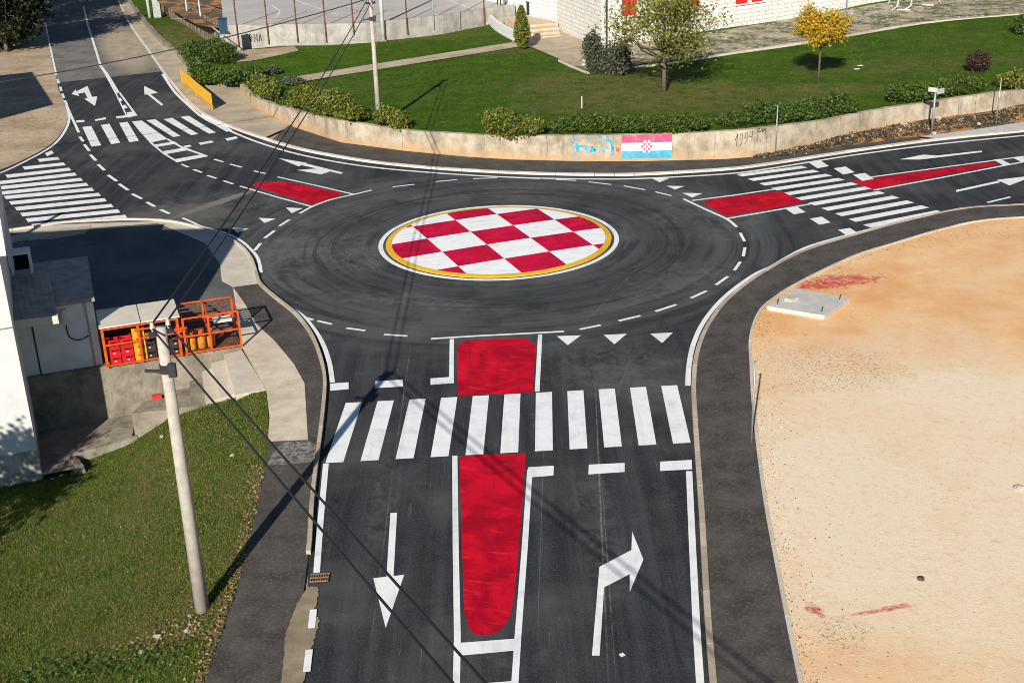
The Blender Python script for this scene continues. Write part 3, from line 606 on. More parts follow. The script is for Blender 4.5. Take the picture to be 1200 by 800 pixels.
# circle dashes
CD = [((460, 219.2), (485.8, 216.2)), ((510.8, 213), (535.8, 210.8)), ((554.5, 209.5), (582.5, 208.8)), ((606, 208.6), (632.5, 209.6)), ((652, 210.6), (675, 211.8)), ((690, 213.3), (716, 216.5)), ((731, 218), (756, 222.5)), ((768, 225), (787, 229.5)), ((867.5, 273), (872.5, 283)), ((873, 290), (871, 300.5)), ((867.5, 307), (860.5, 317)), ((853, 324), (839, 334)), ((828, 341), (809.5, 349.5)), ((792.5, 357), (768, 365)), ((750.5, 370), (725, 376)), ((704, 381), (679.5, 386)), ((477.5, 393.8), (450, 392)), ((428, 387.5), (406, 384.5)), ((389, 380), (372, 376)), ((367, 375), (357, 372))]
for a, b in CD: lm('lane_dash', [a, b], .13)
for a, b in (((1157, 237.5), (1184, 231)),): lm('lane_dash', [a, b], .15)
# bottom arm
lm('give_way_line', [(505, 397), (560, 393.6), (612, 391), (661, 388.4)], .13)
pm('red_island', [(536, 405), (548, 398), (616, 396.3), (628, 404), (624, 460), (536.5, 463.5)], mat='red', label='short red painted island between the roundabout and the near zebra')
pm('red_island', [(538.5, 534), (616, 531), (611, 605), (606, 665), (602, 702), (597, 724), (586, 739), (572, 744), (556, 744), (549, 735), (544, 716), (541, 625)], mat='red', label='long red painted island running down the near arm')
lm('edge_line', [(529.5, 397.5), (529, 442)], .15, z=ZP + .002); lm('edge_line', [(633, 392), (629.5, 459)], .15, z=ZP + .002)
lm('edge_line', [(533, 534), (534, 640), (536, 745), (534.5, 820)], .15); lm('edge_line', [(621, 550), (615, 640), (607, 745), (602, 820)], .15)
pm('stop_line', [(537.5, 753), (604, 748), (603.5, 762), (537.5, 768)]); lm('stop_line', [(538, 808), (601, 803)], .3)
for p in ([(619, 547.5), (649, 545.8), (648.5, 557.3), (619, 559.5)], [(690, 544.5), (732, 542.5), (732, 553), (689.5, 556)], [(773.5, 541), (810.5, 539), (811, 550), (773.5, 552)], [(440, 447), (472, 445), (472.5, 453), (440, 455)], [(387, 449.5), (408.5, 448), (408.5, 456), (387, 458)], [(504.5, 443.5), (532, 441.5), (532, 449), (504.5, 451)]): pm('stop_line', p, z=ZP + .004)
lm('edge_line', [(807.5, 552), (811.5, 640), (816.5, 740), (822.5, 830)], .17)
lm('edge_line', [(806, 452), (807.5, 428), (813, 402), (826, 375), (850, 347), (882, 323), (903, 313)], .17, 5)
lm('edge_line', [(903, 313), (945, 290), (1000, 274), (1060, 258.5), (1098, 250.5), (1128, 244)], .17, 4)
for p in ([(652.5, 394), (681, 393), (665.5, 404.5)], [(707.5, 392.5), (734.5, 391.3), (720, 403.5)], [(762, 391), (788.5, 389.7), (776, 402)], [(763.5, 209), (784.5, 209), (773, 213.8)], [(781, 218), (802, 218.3), (791, 222.3)], [(799.5, 226.3), (823.5, 226.7), (811, 231.7)]): pm('give_way_triangle', p)
mark('direction_arrow', [GL([(457.5, 601), (465.2, 600.7), (461.2, 674.5), (453, 675.5)]), GL([(437.5, 677.3), (473.7, 673.3), (452, 735.5)])], label='white straight arrow pointing down the near arm')
pm('direction_arrow', [(693.7, 767.8), (702.6, 768), (708, 688), (738, 672.5), (738, 693.3), (754, 655.5), (740.7, 622.5), (740, 644.3), (702.5, 664)], label='white right turn arrow in the lane beside the long red island')
# right arm
pm('red_island', [(823, 237.6), (832.7, 233.6), (915, 224), (943.5, 238), (855, 253), (848.5, 252)], mat='red', label='red painted island between the roundabout and the right zebra')
pm('red_island', [(999, 211.8), (1090, 199.6), (1163, 190), (1170, 192.8), (1100, 206.5), (1019.5, 222.4)], mat='red', label='long tapering red painted island on the right arm')
lm('edge_line', [(811, 235.2), (860, 229), (907, 222)], .15); lm('edge_line', [(851.7, 256.3), (900, 248), (951, 239)], .15)
lm('give_way_line', [(801, 233.3), (830, 247), (852, 257), (863.5, 266.3)], .15, 4, z=ZP + .002)
lm('edge_line', [(1008, 209.5), (1100, 197), (1200, 183.5), (1260, 175.5)], .15); lm('edge_line', [(1024, 223), (1100, 209), (1200, 189.8), (1260, 178.5)], .15)
for p in ([(1164, 187.5), (1172, 186.5), (1184, 192.5), (1176, 194.3)], [(1186, 184.8), (1196, 183.4), (1208, 188.6), (1198, 190.5)]): pm('stop_line', p, z=ZP + .002)
for c, w in (((959, 192.7), 1), ((989, 200), 1), ((1011.6, 207.5), 1), ((931.5, 246.7), 1), ((961, 258.8), 1), ((994, 272), 1)):
    x, y = c; pm('stop_line', [(x - 12, y - 2.4), (x + 2, y - 4.6), (x + 12.5, y + 2.2), (x - 1, y + 4.8)], z=ZP + .002)
mark('direction_arrow', [GL(p) for p in ([(1054, 187), (1082, 181.5), (1099, 182.6), (1078, 187.2)], [(1078, 184.8), (1150, 176.8), (1151, 178.5), (1082, 186.8)])], label='long thin white arrow in the far lane of the right arm')
mark('direction_arrow', [GL(p) for p in ([(1120, 223), (1121, 225.2), (1172, 214), (1170, 212)], [(1168, 211), (1215, 205.5), (1183, 217.5)])], label='white arrow on the near lane of the right arm at the picture edge')

# central island: a low painted disc
isl = thing('roundabout_island', (CX, CY, 0.), 'low round traffic island painted in red and white chequers with yellow rim', 'traffic island')
def ring(r0, r1, z0, z1, n=96):
    V = []; fs = []
    for k in range(n):
        a = 2 * math.pi * k / n; c, s = math.cos(a), math.sin(a); V += [(CX + r1 * c, CY + r1 * s, .0), (CX + r1 * c, CY + r1 * s, z0), (CX + r0 * c, CY + r0 * s, z1)]
    for k in range(n):
        a, b = 3 * k, 3 * ((k + 1) % n); fs += [(a, b, b + 1, a + 1), (a + 1, b + 1, b + 2, a + 2)]
    return V, fs
m = MB(); m.add(*ring(5.0, 5.2, ZP, ZP)); m.build('white_ring', MAT['paint'], isl)
m = MB(); m.add(*ring(4.62, 4.88, .04, .062)); m.build('yellow_rim', MAT['yellow'], isl)
V = [(CX, CY, .11)]; fs = []; nn = 96
for j, (r, z) in enumerate(((1.5, .105), (3., .09), (4.619, .064))):
    for k in range(nn): a = 2 * math.pi * k / nn; V.append((CX + r * math.cos(a), CY + r * math.sin(a), z))
for k in range(nn):
    fs.append((0, 1 + k, 1 + (k + 1) % nn))
    for j in range(2): a = 1 + j * nn + k; b = 1 + j * nn + (k + 1) % nn; fs.append((a, a + nn, b + nn, b))
mesh_obj('chequered_top', V, fs, MAT['checker'], isl, True)

# ------------------------------------------------------------------ roadside wall with its paint
wb = []; wh = []
for (x, y), yt, z in zip(WB, WT, WZ):
    b, h = vert((x, y), z, yt); wb.append(b); wh.append(h)
n_w = 8
wbs = smooth(wb, n_w); whs = [float(q[0]) for q in smooth([np.array([h, 0, 0]) for h in wh], n_w)]
wzs = [p[2] for p in wbs]
wback = offs(wbs, .32)
V = []; fs = []; nW = len(wbs)
for f, b, h in zip(wbs, wback, whs):
    zt = f[2] + h + random.uniform(-.015, .015); V += [(f[0], f[1], -.05), (f[0], f[1], zt), (b[0], b[1], zt), (b[0], b[1], -.05)]
for i in range(nW - 1):
    for k in range(3): a = i * 4 + k; fs.append((a, a + 4, a + 5, a + 1))
fs += [(0, 1, 2, 3), (4 * nW - 1, 4 * nW - 2, 4 * nW - 3, 4 * nW - 4)]
rwall = thing('retaining_wall', (wbs[40][0], wbs[40][1], 0), 'long curved beige concrete wall with a painted flag along the road', 'wall')
mesh_obj('wall_body', V, fs, MAT['wall'], rwall)
wpx = np.array([proj(p)[0] for p in wbs])
def wp(x, fr, off=.006):
    """point on the wall's road face at photo column x, fraction fr of its height"""
    i = int(np.clip(np.searchsorted(wpx, x) - 1, 0, nW - 2)); t = (x - wpx[i]) / (wpx[i + 1] - wpx[i])
    p = wbs[i] * (1 - t) + wbs[i + 1] * t; h = whs[i] * (1 - t) + whs[i + 1] * t; d = wbs[i + 1] - wbs[i]; d = d[:2] / np.hypot(*d[:2])
    return np.array([p[0] + d[1] * off, p[1] - d[0] * off, p[2] + h * fr])
def wquad(x0, x1, f0, f1, mb, mi=0, off=.006, nseg=6):
    for k in range(nseg):
        a, b = x0 + (x1 - x0) * k / nseg, x0 + (x1 - x0) * (k + 1) / nseg; mb.add([wp(a, f0, off), wp(b, f0, off), wp(b, f1, off), wp(a, f1, off)], [(0, 1, 2, 3)], mi)
m = MB(); wquad(728.5, 787, .68, .985, m, 0); wquad(728.5, 787, .36, .68, m, 1); wquad(728.5, 787, .06, .36, m, 2)
fl = m.build('painted_flag', [MAT['flagred'], MAT['flagwhite'], MAT['flagblue']], rwall, label='pink red, white and light blue striped flag painted on the wall')
m = MB()
for i in range(5):
    for j in range(5):
        if j == 0 and i in (0, 4): continue
        x0 = 751.3 + i * 2.55; f0 = .29 + j * .095; wquad(x0, x0 + 2.5, f0, f0 + .092, m, 0 if (i + j) % 2 == 0 else 1, .011, 1)
m.build('checked_shield', [MAT['flagred'], MAT['flagwhite']], fl)
def strokes(name, S_, w, mat, parent, f, label=None):
    m = MB()
    for st_ in S_:
        for (a, b) in zip(st_[:-1], st_[1:]):
            A, B = f(*a), f(*b); d = B - A; d /= np.linalg.norm(d) + 1e-9; h = np.array([-d[1] * 0, 0, 0])
            x = np.array([d[0], d[1], 0]); nrm = np.cross(d, np.array([0, 0, 1.])) if abs(d[2]) < .99 else None
            hor = np.array([1, 0, 0.]) if np.hypot(x[0], x[1]) < 1e-6 else x / np.linalg.norm(x)
            side = np.array([hor[0] * -d[2], hor[1] * -d[2], np.hypot(d[0], d[1])])
            A = A - d * w * .3; B = B + d * w * .3
            P = [A - side * w / 2, B - side * w / 2, B + side * w / 2, A + side * w / 2]; m.add(P, [(0, 1, 2, 3)])
    return m.build(name, mat, parent, label=label)
# blue lettering and frame dabs
strokes('blue_graffiti', [[(675.5, .76), (677.2, .36)], [(677, .56), (687.5, .57)], [(687, .57), (688.2, .30)], [(691.5, .34), (697.5, .40), (694, .52), (692, .38)], [(702.5, .82), (709, .90), (716, .76)], [(706, .58), (707.5, .33)], [(716, .76), (718, .48), (717.5, .22)]], .135, MAT['inkblue'], rwall, wp, 'light blue sprayed letters on the wall')
strokes('blue_graffiti', [[(671, .92), (671.2, .75)], [(671.2, .6), (671.4, .35)], [(671.5, .2), (671.5, .06)], [(674, .93), (684, .90)], [(690, .88), (699, .92)], [(674, .05), (680, .07)], [(700, .30), (703, .36)], [(719, .12), (718, .06)], [(711, .5), (713, .46)]], .07, MAT['inkblue'], rwall, wp)
strokes('dark_graffiti', [[(860.5, .62), (863.5, .88), (862.2, .40)], [(868.5, .66), (866.2, .68), (866.5, .86), (869, .86), (868.6, .5), (866.2, .44)], [(874.2, .68), (872, .70), (872.2, .88), (874.7, .88), (874.5, .56), (872, .48)], [(878, .92), (877.4, .72), (881.2, .74)], [(880.5, .94), (880.2, .58)]], .034, MAT['inkblack'], rwall, wp, 'year 1994 sprayed in black on the wall')
strokes('dark_graffiti', [[(889, .86), (886.8, .9), (887, .98), (889, .98)], [(890, .86), (891.5, .98), (892.5, .86)], [(893.5, .86), (893.8, .98), (895.6, .86), (896, .98)]], .05, MAT['inkblack'], rwall, wp)
strokes('dark_graffiti', [[(722, .52), (722.3, .36)], [(724.5, .5), (724.7, .36)]], .05, MAT['redshutter'], rwall, wp)

m = MB()
for x in (345, 472, 641, 838, 897, 1018, 1142):
    f = 1.; xx = x
    while f > .06:
        f2 = f - random.uniform(.08, .2); x2 = xx + random.uniform(-.9, .9); a, b = wp(xx, f, .005), wp(x2, max(f2, .04), .005); w_ = random.uniform(.006, .014); h = np.array([w_, 0, 0]); m.add([a - h, b - h, b + h, a + h], [(0, 1, 2, 3)]); f = f2; xx = x2
m.build('cracks', MAT['wallgroove'], rwall)
# lawn heights
ctrl = [(p[0], p[1], p[2] + h - .07) for p, h in zip(wback[::8], whs[::8])]
ctrl += [(*G(x, y, z)[:2], z) for x, y, z in ((164, 20, .35), (215, 70, .4), (250, 96, .4), (270, 55, .9), (345, 52, 1.15), (450, 48, 1.3), (570, 30, 1.4), (620, 60, 1.35), (704, 57, 1.45), (860, 60, 1.5), (1000, 43, 1.6), (1200, 18, 1.9), (850, 36, 1.6), (1060, 2, 1.9), (600, 100, 1.25), (800, 100, 1.3), (960, 95, 1.35), (1150, 80, 1.5), (480, 90, 1.15))]
ctrl += [(70, 140, 2.2), (0, 150, 1.6), (-60, 150, .8), (90, 90, 1.9)]
zl = idw(ctrl, 2.6)
lawn_poly = [tuple(p[:2]) for p in offs(wbs, .16)] + [(100, 95), (100, 170), (-30, 170), (-46, 150)] + [tuple(p[:2]) for p in LW[:-1]]
cdt(lawn_poly, zl, 1.6, 'lawn', MAT['lawn'], kind='structure')
def zoff(o): return lambda x, y: zl(x, y) + o
def patch(name, px, o, mat, step=1.): 
    P = [G(x, y, zl) for x, y in px]; return cdt(P, zoff(o), step, name, MAT[mat], kind='structure')
patch('garden_path', [(348, 90.5), (400, 82), (470, 71), (540, 60), (600, 50.5), (612, 55), (560, 63.5), (470, 78), (400, 89), (352, 97)], .05, 'footway')
patch('terrace', [(598, 25), (655, 28), (706, 58), (690, 62), (672, 78), (655, 70), (625, 57), (612, 55), (600, 50)], .06, 'footway')
patch('earth_strip', [(258, 59), (300, 58.5), (345, 55), (350, 60), (325, 66), (295, 72), (270, 74), (256, 68)], .04, 'earth')
patch('dry_verge', [(690, 62), (711, 58), (850, 36), (986, 13), (1062, 0), (1110, -12), (1260, -12), (1260, 8), (1200, 16), (1080, 27), (985, 43), (860, 62), (735, 78), (700, 86), (672, 78)], .05, 'dry')
# low white garden edging along the lawn
def lowwall(name, px, h, w, mat, label, zfun, sm=4):
    P = smooth([G(x, y, zfun) for x, y in px], sm); L = offs(P, w / 2); R = offs(P, -w / 2); V = []; fs = []; n = len(P)
    hh = h if hasattr(h, '__call__') else (lambda i: h)
    for i, (l, r, p) in enumerate(zip(L, R, P)): z0 = p[2]; V += [(l[0], l[1], z0 - .5), (l[0], l[1], z0 + hh(i)), (r[0], r[1], z0 + hh(i)), (r[0], r[1], z0 - .5)]
    for i in range(n - 1):
        for k in range(3): a = i * 4 + k; fs.append((a, a + 1, a + 5, a + 4))
    fs += [(0, 3, 2, 1), (4 * n - 4, 4 * n - 3, 4 * n - 2, 4 * n - 1)]
    return mesh_obj(name, V, fs, MAT[mat], label=label, cat='wall')
lowwall('lawn_edging', [(742, 80), (800, 73), (860, 63), (985, 44), (1080, 28), (1200, 17), (1260, 8)], .1, .3, 'paleconc', 'low pale stone edging along the back of the lawn', zl)
lowwall('garden_wall', [(574, 27), (580, 34), (592, 42), (606, 49)], .75, .25, 'flagwhite', 'short curved white garden wall beside the terrace steps', zl)
lowwall('garden_wall', [(655, 72), (672, 80), (690, 87)], .12, .14, 'paleconc', 'low pale kerb wall at the lawn corner below the dark olive shrub', zl)
lowwall('footway_wall', [(150, 0), (164, 20), (186, 46), (215, 71), (228, 89), (247, 98), (283, 101)], .38, .35, 'concrete', 'low grey concrete wall curving round the street hedge', lambda x, y: .1)

# verge of earth in front of the wall on the right
vb = [G(x, y, .115) for x, y in ((890, 184), (950, 177), (1000, 170), (1077, 160), (1140, 152), (1200, 143), (1290, 131))]
vt = [wb[11] + np.array([0, 0, 0]), wb[12], wb[13], wb[15], wb[16], wb[17], wb[18]]
m = MB(); rows_ = []
for a, b in zip(smooth(vb, 5), smooth(vt, 5)):
    a = np.array([a[0], a[1], .118]); b = np.array([b[0], b[1] - .004, b[2] + .02]); rows_.append([a * (1 - t) + b * t + np.array([0, 0, random.uniform(-.04, .06) if 0 < t < 1 else 0]) for t in (0, .25, .5, .75, 1)])
V = [p for r in rows_ for p in r]; fs = [(i * 5 + k, (i + 1) * 5 + k, (i + 1) * 5 + k + 1, i * 5 + k + 1) for i in range(len(rows_) - 1) for k in range(4)]
mesh_obj('earth_verge', V, fs, MAT['verge'], kind='structure')

# ------------------------------------------------------------------ sports court behind its wall
cbp = [(258, 58), (300, 57), (340, 53.5), (430, 50.5), (450, 48), (520, 40), (572, 30), (604, 26)]; ctp = [36, 35, 31, 22, 19, 14, 10, 6]
cb = []; chs = []
for (x, y), t in zip(cbp, ctp): b, h = vert((x, y), zl, t); cb.append(b); chs.append(h)
cz = float(np.mean([b[2] + h for b, h in zip(cb, chs)])) - .12
cw = thing('court_wall', (cb[3][0], cb[3][1], cb[3][2]), 'stained grey concrete wall holding up the sports court', 'wall')
ccb = offs(cb, .3); V = []; fs = []
for f, b, h in zip(cb, ccb, chs): V += [(f[0], f[1], f[2] - .4), (f[0], f[1], cz + .12), (b[0], b[1], cz + .12), (b[0], b[1], f[2] - .4)]
for i in range(len(cb) - 1):
    for k in range(3): a = i * 4 + k; fs.append((a, a + 4, a + 5, a + 1))
fs += [(0, 1, 2, 3), (4 * len(cb) - 1, 4 * len(cb) - 2, 4 * len(cb) - 3, 4 * len(cb) - 4)]
mesh_obj('wall_body', V, fs, MAT['courtwall'], cw)
cpx = np.array([proj(p)[0] for p in cb])
def cwp(x, fr, off=.008):
    i = int(np.clip(np.searchsorted(cpx, x) - 1, 0, len(cb) - 2)); t = (x - cpx[i]) / (cpx[i + 1] - cpx[i]); p = cb[i] * (1 - t) + cb[i + 1] * t
    d = cb[i + 1] - cb[i]; d = d[:2] / np.hypot(*d[:2]); return np.array([p[0] + d[1] * off, p[1] - d[0] * off, p[2] + (cz + .12 - p[2]) * fr])
strokes('dark_graffiti', [[(295, .30), (293.5, .45), (295, .62), (297, .48), (295.5, .30)], [(299, .28), (299.4, .6), (301, .38), (302.6, .6), (303, .28)], [(305, .3), (306.4, .6), (307.8, .3)]], .075, MAT['inkblack'], cw, cwp, 'faded dark letters on the court wall')
# west side wall with picket fence
ws = [G(x, y, z) for x, y, z in ((258, 58, .9), (245, 50, .8), (215, 30, .6), (186, 8, .5), (170, -8, .4))]
court_poly = [p + np.array([0, .0, 0]) for p in ccb] + [np.array([30, 128, 0]), np.array([30, 190, 0]), np.array([-58, 190, 0])] + [w for w in ws[::-1]]
sheet('court', [(p[0], p[1]) for p in court_poly], cz, MAT['court'], kind='structure')
wsf = MB()
wwall = thing('court_side_wall', (ws[2][0], ws[2][1], .3), 'brownish side wall with a picket fence climbing beside the footway', 'wall')
V = []; fs = []
wso = offs(ws, -.25)
for a, b in zip(ws, wso): V += [(a[0], a[1], 0), (a[0], a[1], cz + .1), (b[0], b[1], cz + .1), (b[0], b[1], 0)]
for i in range(len(ws) - 1):
    for k in range(3): a = i * 4 + k; fs.append((a, a + 1, a + 5, a + 4))
mesh_obj('wall_body', V, fs, MAT['concrete'], wwall)
xs, ys = interp_path(offs(ws, .12), 26)
m = MB()
for x, y in zip(xs, ys): m.tube([(x, y, .4), (x, y, cz + .35)], .04, 5)
m.build('pickets', MAT['rust'], wwall)
# court lines
def cl(name, px, w=.12): MB().ribbon([G(x, y, cz) for x, y in px], w, cz + .006).build(name, MAT['flagwhite'], kind='structure')
cl('court_marking', [(300, 8), (318, 6), (328, 13), (325, 20), (312, 24), (300, 26)]); cl('court_marking', [(345, 0), (397, 18)]); cl('court_marking', [(440, 18), (560, 4), (640, -6)]); cl('court_marking', [(200, 22), (235, 22), (262, 42)])
cl('court_marking', [(270, -2), (330, -10)]); cl('court_marking', [(520, -2), (556, 12)])
# orange gravel strip on the court's west end
sheet('gravel_strip', [(p[0], p[1]) for p in [G(186, 4, cz), G(232, 30, cz), G(262, 34, cz), G(258, -10, cz), G(170, -20, cz)]], cz + .012, MAT['verge'], kind='structure')
fence = thing('court_fence', (cb[3][0], cb[3][1] - .1, cb[3][2]), 'tall rusty steel fence posts standing along the court wall', 'fence')
for x, f0 in ((281, .1), (316, .15), (350, .15), (383.5, .1), (416, .45), (477, .2), (508, .3), (538, .15), (567, .1)):
    p = cwp(x, f0, .09); MB().tube([p, (p[0], p[1], cz + 4.2)], .055, 6).build('fence_post', MAT['rust'] if x not in (508, 538) else MAT['steel'], fence)
for zz in (4.15, 2.1):
    m = MB(); m.tube([cwp(x, .5, .09) * np.array([1, 1, 0]) + np.array([0, 0, cz + zz]) for x in (281, 316, 350, 383.5, 416, 477, 508, 538, 567)], .012, 4); m.build('tension_wire', MAT['rust'], fence)
# lamp column in front of the wall
p = G(449.5, 48.5, zl); t = thing('lamp_column', p, 'tall pale grey column in front of the court wall', 'lamp post')
MB().tube([p, p + np.array([0, 0, 5.]), p + np.array([0, 0, 9.])], [.16, .14, .1], 10).build('column', MAT['whitesteel'], t, True); MB().box(p, .5, .5, .12).build('base_plate', MAT['concrete'], t)
m = MB(); m.tube([p + np.array([0, 0, 9]), p + np.array([0, -.8, 9.2])], .05, 6); m.box(p + np.array([0, -1., 9.15]), .35, .6, .12); m.build('lamp_head', MAT['whitesteel'], t)
p = G(176, 21, .4); t = thing('street_pole', p, 'white post with a grey box at the top of the far footway', 'pole')
MB().tube([p, p + np.array([-.15, 0, 7])], [.17, .12], 10).build('shaft', MAT['whitesteel'], t, True); MB().box(p + np.array([.75, .1, 0]), .7, .5, 1.9).build('cabinet', MAT['steel'], t)
# goal
g0, g1 = G(219, 13, cz), G(235, 19.5, cz); t = thing('football_goal', (g0 + g1) / 2, 'white football goal frame on the far court', 'goal')
for g in (g0, g1): MB().tube([g, g + np.array([0, 0, 2.1])], .06, 6).build('goal_post', MAT['whitesteel'], t)
MB().tube([g0 + np.array([0, 0, 2.1]), g1 + np.array([0, 0, 2.1])], .06, 6).build('crossbar', MAT['whitesteel'], t)
# blue bin
p = G(262.5, 40, cz); t = thing('litter_bin', p, 'dark blue bin at the corner of the sports court', 'bin')
MB().box(p, .62, .55, 1.05, .2).build('body', MAT['bluebin'], t); MB().box(p + np.array([0, 0, 1.05]), .68, .6, .1, .2).build('lid', MAT['navy'], t)
# person by the court, only the legs reach into the picture
def person(name, P, label, face=0.):
    t = thing(name, P, label, 'person')
    J = {'pel': (0, 0, .93), 'ch': (0, .02, 1.22), 'nk': (0, .02, 1.45), 'hd': (0, .0, 1.56), 'hd2': (0, .0, 1.7), 'kl': (.11, -.03, .5), 'al': (.12, .02, .09), 'tl': (.13, -.13, .05), 'kr': (-.11, .05, .5), 'ar': (-.13, .1, .09), 'tr': (-.14, -.04, .05), 'hl': (.1, 0, .88), 'hr': (-.1, 0, .88), 'sl': (.18, .02, 1.4), 'el': (.25, .03, 1.12), 'wl': (.24, -.08, .9), 'sr': (-.18, .02, 1.4), 'er': (-.25, .03, 1.12), 'wr': (-.24, -.08, .9)}
    E_ = [('pel', 'ch'), ('ch', 'nk'), ('nk', 'hd'), ('hd', 'hd2'), ('pel', 'hl'), ('hl', 'kl'), ('kl', 'al'), ('al', 'tl'), ('pel', 'hr'), ('hr', 'kr'), ('kr', 'ar'), ('ar', 'tr'), ('nk', 'sl'), ('sl', 'el'), ('el', 'wl'), ('nk', 'sr'), ('sr', 'er'), ('er', 'wr')]
    Rr = {'pel': .14, 'ch': .15, 'nk': .06, 'hd': .09, 'hd2': .085, 'kl': .065, 'al': .045, 'tl': .04, 'kr': .065, 'ar': .045, 'tr': .04, 'hl': .1, 'hr': .1, 'sl': .06, 'el': .045, 'wl': .035, 'sr': .06, 'er': .045, 'wr': .035}
    K = list(J); me = bpy.data.meshes.new('body'); me.from_pydata([J[k] for k in K], [(K.index(a), K.index(b)) for a, b in E_], []); o = bpy.data.objects.new('body', me); COL.objects.link(o); o.parent = t
    mod = o.modifiers.new('skin', 'SKIN'); sv = me.skin_vertices[0].data
    for i, k in enumerate(K): sv[i].radius = (Rr[k], Rr[k]); sv[i].use_root = k == 'pel'
    o.modifiers.new('sub', 'SUBSURF').levels = 1; o.modifiers['sub'].render_levels = 1; me.materials.append(MAT['trousers']); return t
person('person', G(585, 7, cz + .14), 'person in dark clothes standing on the court wall near the terrace')
p = G(607, 4.5, cz + .12); m = MB()
for k in range(7): m.box(p + np.array([random.uniform(-.45, .45), random.uniform(-.1, .1), k * .05]), random.uniform(.25, .5), .3, .14, random.uniform(0, 3), mi=k % 2)
m.build('cloth_heap', [MAT['pinkcloth'], MAT['navy']], label='heap of pink and navy cloth on the court wall', cat='cloth')

# ------------------------------------------------------------------ school
c0 = G(704, 57, zl); zb = c0[2]; cR = G(1062, 1, lambda x, y: zb + .2); cL = G(653, 29, lambda x, y: zb + .3)
dR = (cR - c0)[:2]; lenR = np.hypot(*dR); dR /= lenR; dL = (cL - c0)[:2]; lenL = np.hypot(*dL); dL /= lenL
sch = thing('school_building', c0, 'white block walled school building with red windows', 'building')
aR, aL = math.atan2(dR[1], dR[0]), math.atan2(-dL[1], -dL[0])
hS = 5.2
def P2(d, u, inn=0.): 
    nrm = np.array([-dR[1], dR[0]]); return np.array([c0[0] + d[0] * u + nrm[0] * inn, c0[1] + d[1] * u + nrm[1] * inn])
# right wall with window openings, window: (photo columns, sill row)
wins = [(729, 747, 20), (806, 821, 9.5), (862, 877, 6), (881, 894, 3.5), (930, 946, -4)]
def hit(x, y):
    """point of the right wall plane seen at pixel"""
    d = (x - 600) / F * RT - (y - 400) / F * UP + FW; nr = np.array([-dR[1], dR[0], 0]); t = ((c0 - CC) @ nr) / (d @ nr); return CC + d * t
WN = []
for x0, x1, ys in wins:
    a, b = hit(x0, ys), hit(x1, ys); WN.append(((a - c0)[:2] @ dR, (b - c0)[:2] @ dR, a[2], a[2] + 1.6))
m = MB(); ed = [0.]
nr = np.array([-dR[1], dR[0]])
def wallquad(mb, u0, u1, z0, z1, inn=0.):
    a, b = P2(dR, u0, inn), P2(dR, u1, inn); mb.add([(a[0], a[1], z0), (b[0], b[1], z0), (b[0], b[1], z1), (a[0], a[1], z1)], [(0, 1, 2, 3)])
u = 0.
for (a, b, z0, z1) in WN:
    wallquad(m, u, a, zb - .6, zb + hS); wallquad(m, a, b, zb - .6, z0); wallquad(m, a, b, z1, zb + hS)
    for (p, q) in ((a, a), (b, b)):
        A, B = P2(dR, p), P2(dR, p, .18); f = [(A[0], A[1], z0), (B[0], B[1], z0), (B[0], B[1], z1), (A[0], A[1], z1)]; m.add(f, [(0, 1, 2, 3)])
    A, B, C_, D = P2(dR, a), P2(dR, b), P2(dR, b, .18), P2(dR, a, .18); m.add([(*A, z0), (*B, z0), (*C_, z0), (*D, z0)], [(0, 1, 2, 3)]); m.add([(*A, z1), (*B, z1), (*C_, z1), (*D, z1)], [(3, 2, 1, 0)])
    u = b
wallquad(m, u, lenR, zb - .6, zb + hS)
m.build('wall', MAT['blocks']('white_block_front', aR), sch)
m = MB(); a, b = c0, cL; m.add([(b[0], b[1], zb - .6), (a[0], a[1], zb - .6), (a[0], a[1], zb + hS), (b[0], b[1], zb + hS)], [(0, 1, 2, 3)])
q0 = np.array([cL[0], cL[1]]) + np.array([-dR[1], dR[0]]) * 12; q1 = P2(dR, lenR, 14)
m.add([(*q0, zb - .6), (cL[0], cL[1], zb - .6), (cL[0], cL[1], zb + hS), (*q0, zb + hS)], [(0, 1, 2, 3)])
m.add([(*P2(dR, lenR), zb - .6), (*q1, zb - .6), (*q1, zb + hS), (*P2(dR, lenR), zb + hS)], [(0, 1, 2, 3)])
m.add([(*q1, zb - .6), (*q0, zb - .6), (*q0, zb + hS), (*q1, zb + hS)], [(0, 1, 2, 3)])
m.build('wall', MAT['blocks']('white_block_side', aL), sch)
m = MB(); m.prism([P2(dR, -.3, -.3), P2(dR, lenR + .3, -.3), q1, q0, (cL[0] - .3, cL[1])], zb + hS + .003, zb + hS + .25); m.build('roof', MAT['concrete'], sch)
for (a, b, z0, z1) in WN:
    mm = MB(); wallquad(mm, a, b, z0, z1, .175); w = mm.build('window', MAT['redshutter'], sch)
    fr = MB()
    for (p, q, r, s_) in ((a, b, z0 + .04, z0 + .04), (a, b, z1 - .04, z1 - .04), (a + .04, a + .04, z0, z1), (b - .04, b - .04, z0, z1), ((a + b) / 2, (a + b) / 2, z0, z1)):
        A, B = P2(dR, p, .14), P2(dR, q, .14); fr.bar((*A, r), (*B, s_), .06)
    fr.build('window_frame', MAT['redplastic'], w)
    sl = MB(); A, B = P2(dR, a - .08, -.03), P2(dR, b + .08, -.03); sl.bar((*A, z0 - .04), (*B, z0 - .04), .16, .07); sl.build('window_sill', MAT['flagwhite'], w)
d0 = P2(dR, .45, -.09); MB().tube([(d0[0], d0[1], zb - .2), (d0[0], d0[1], zb + hS)], .06, 8).build('drainpipe', MAT['darksteel'], sch)
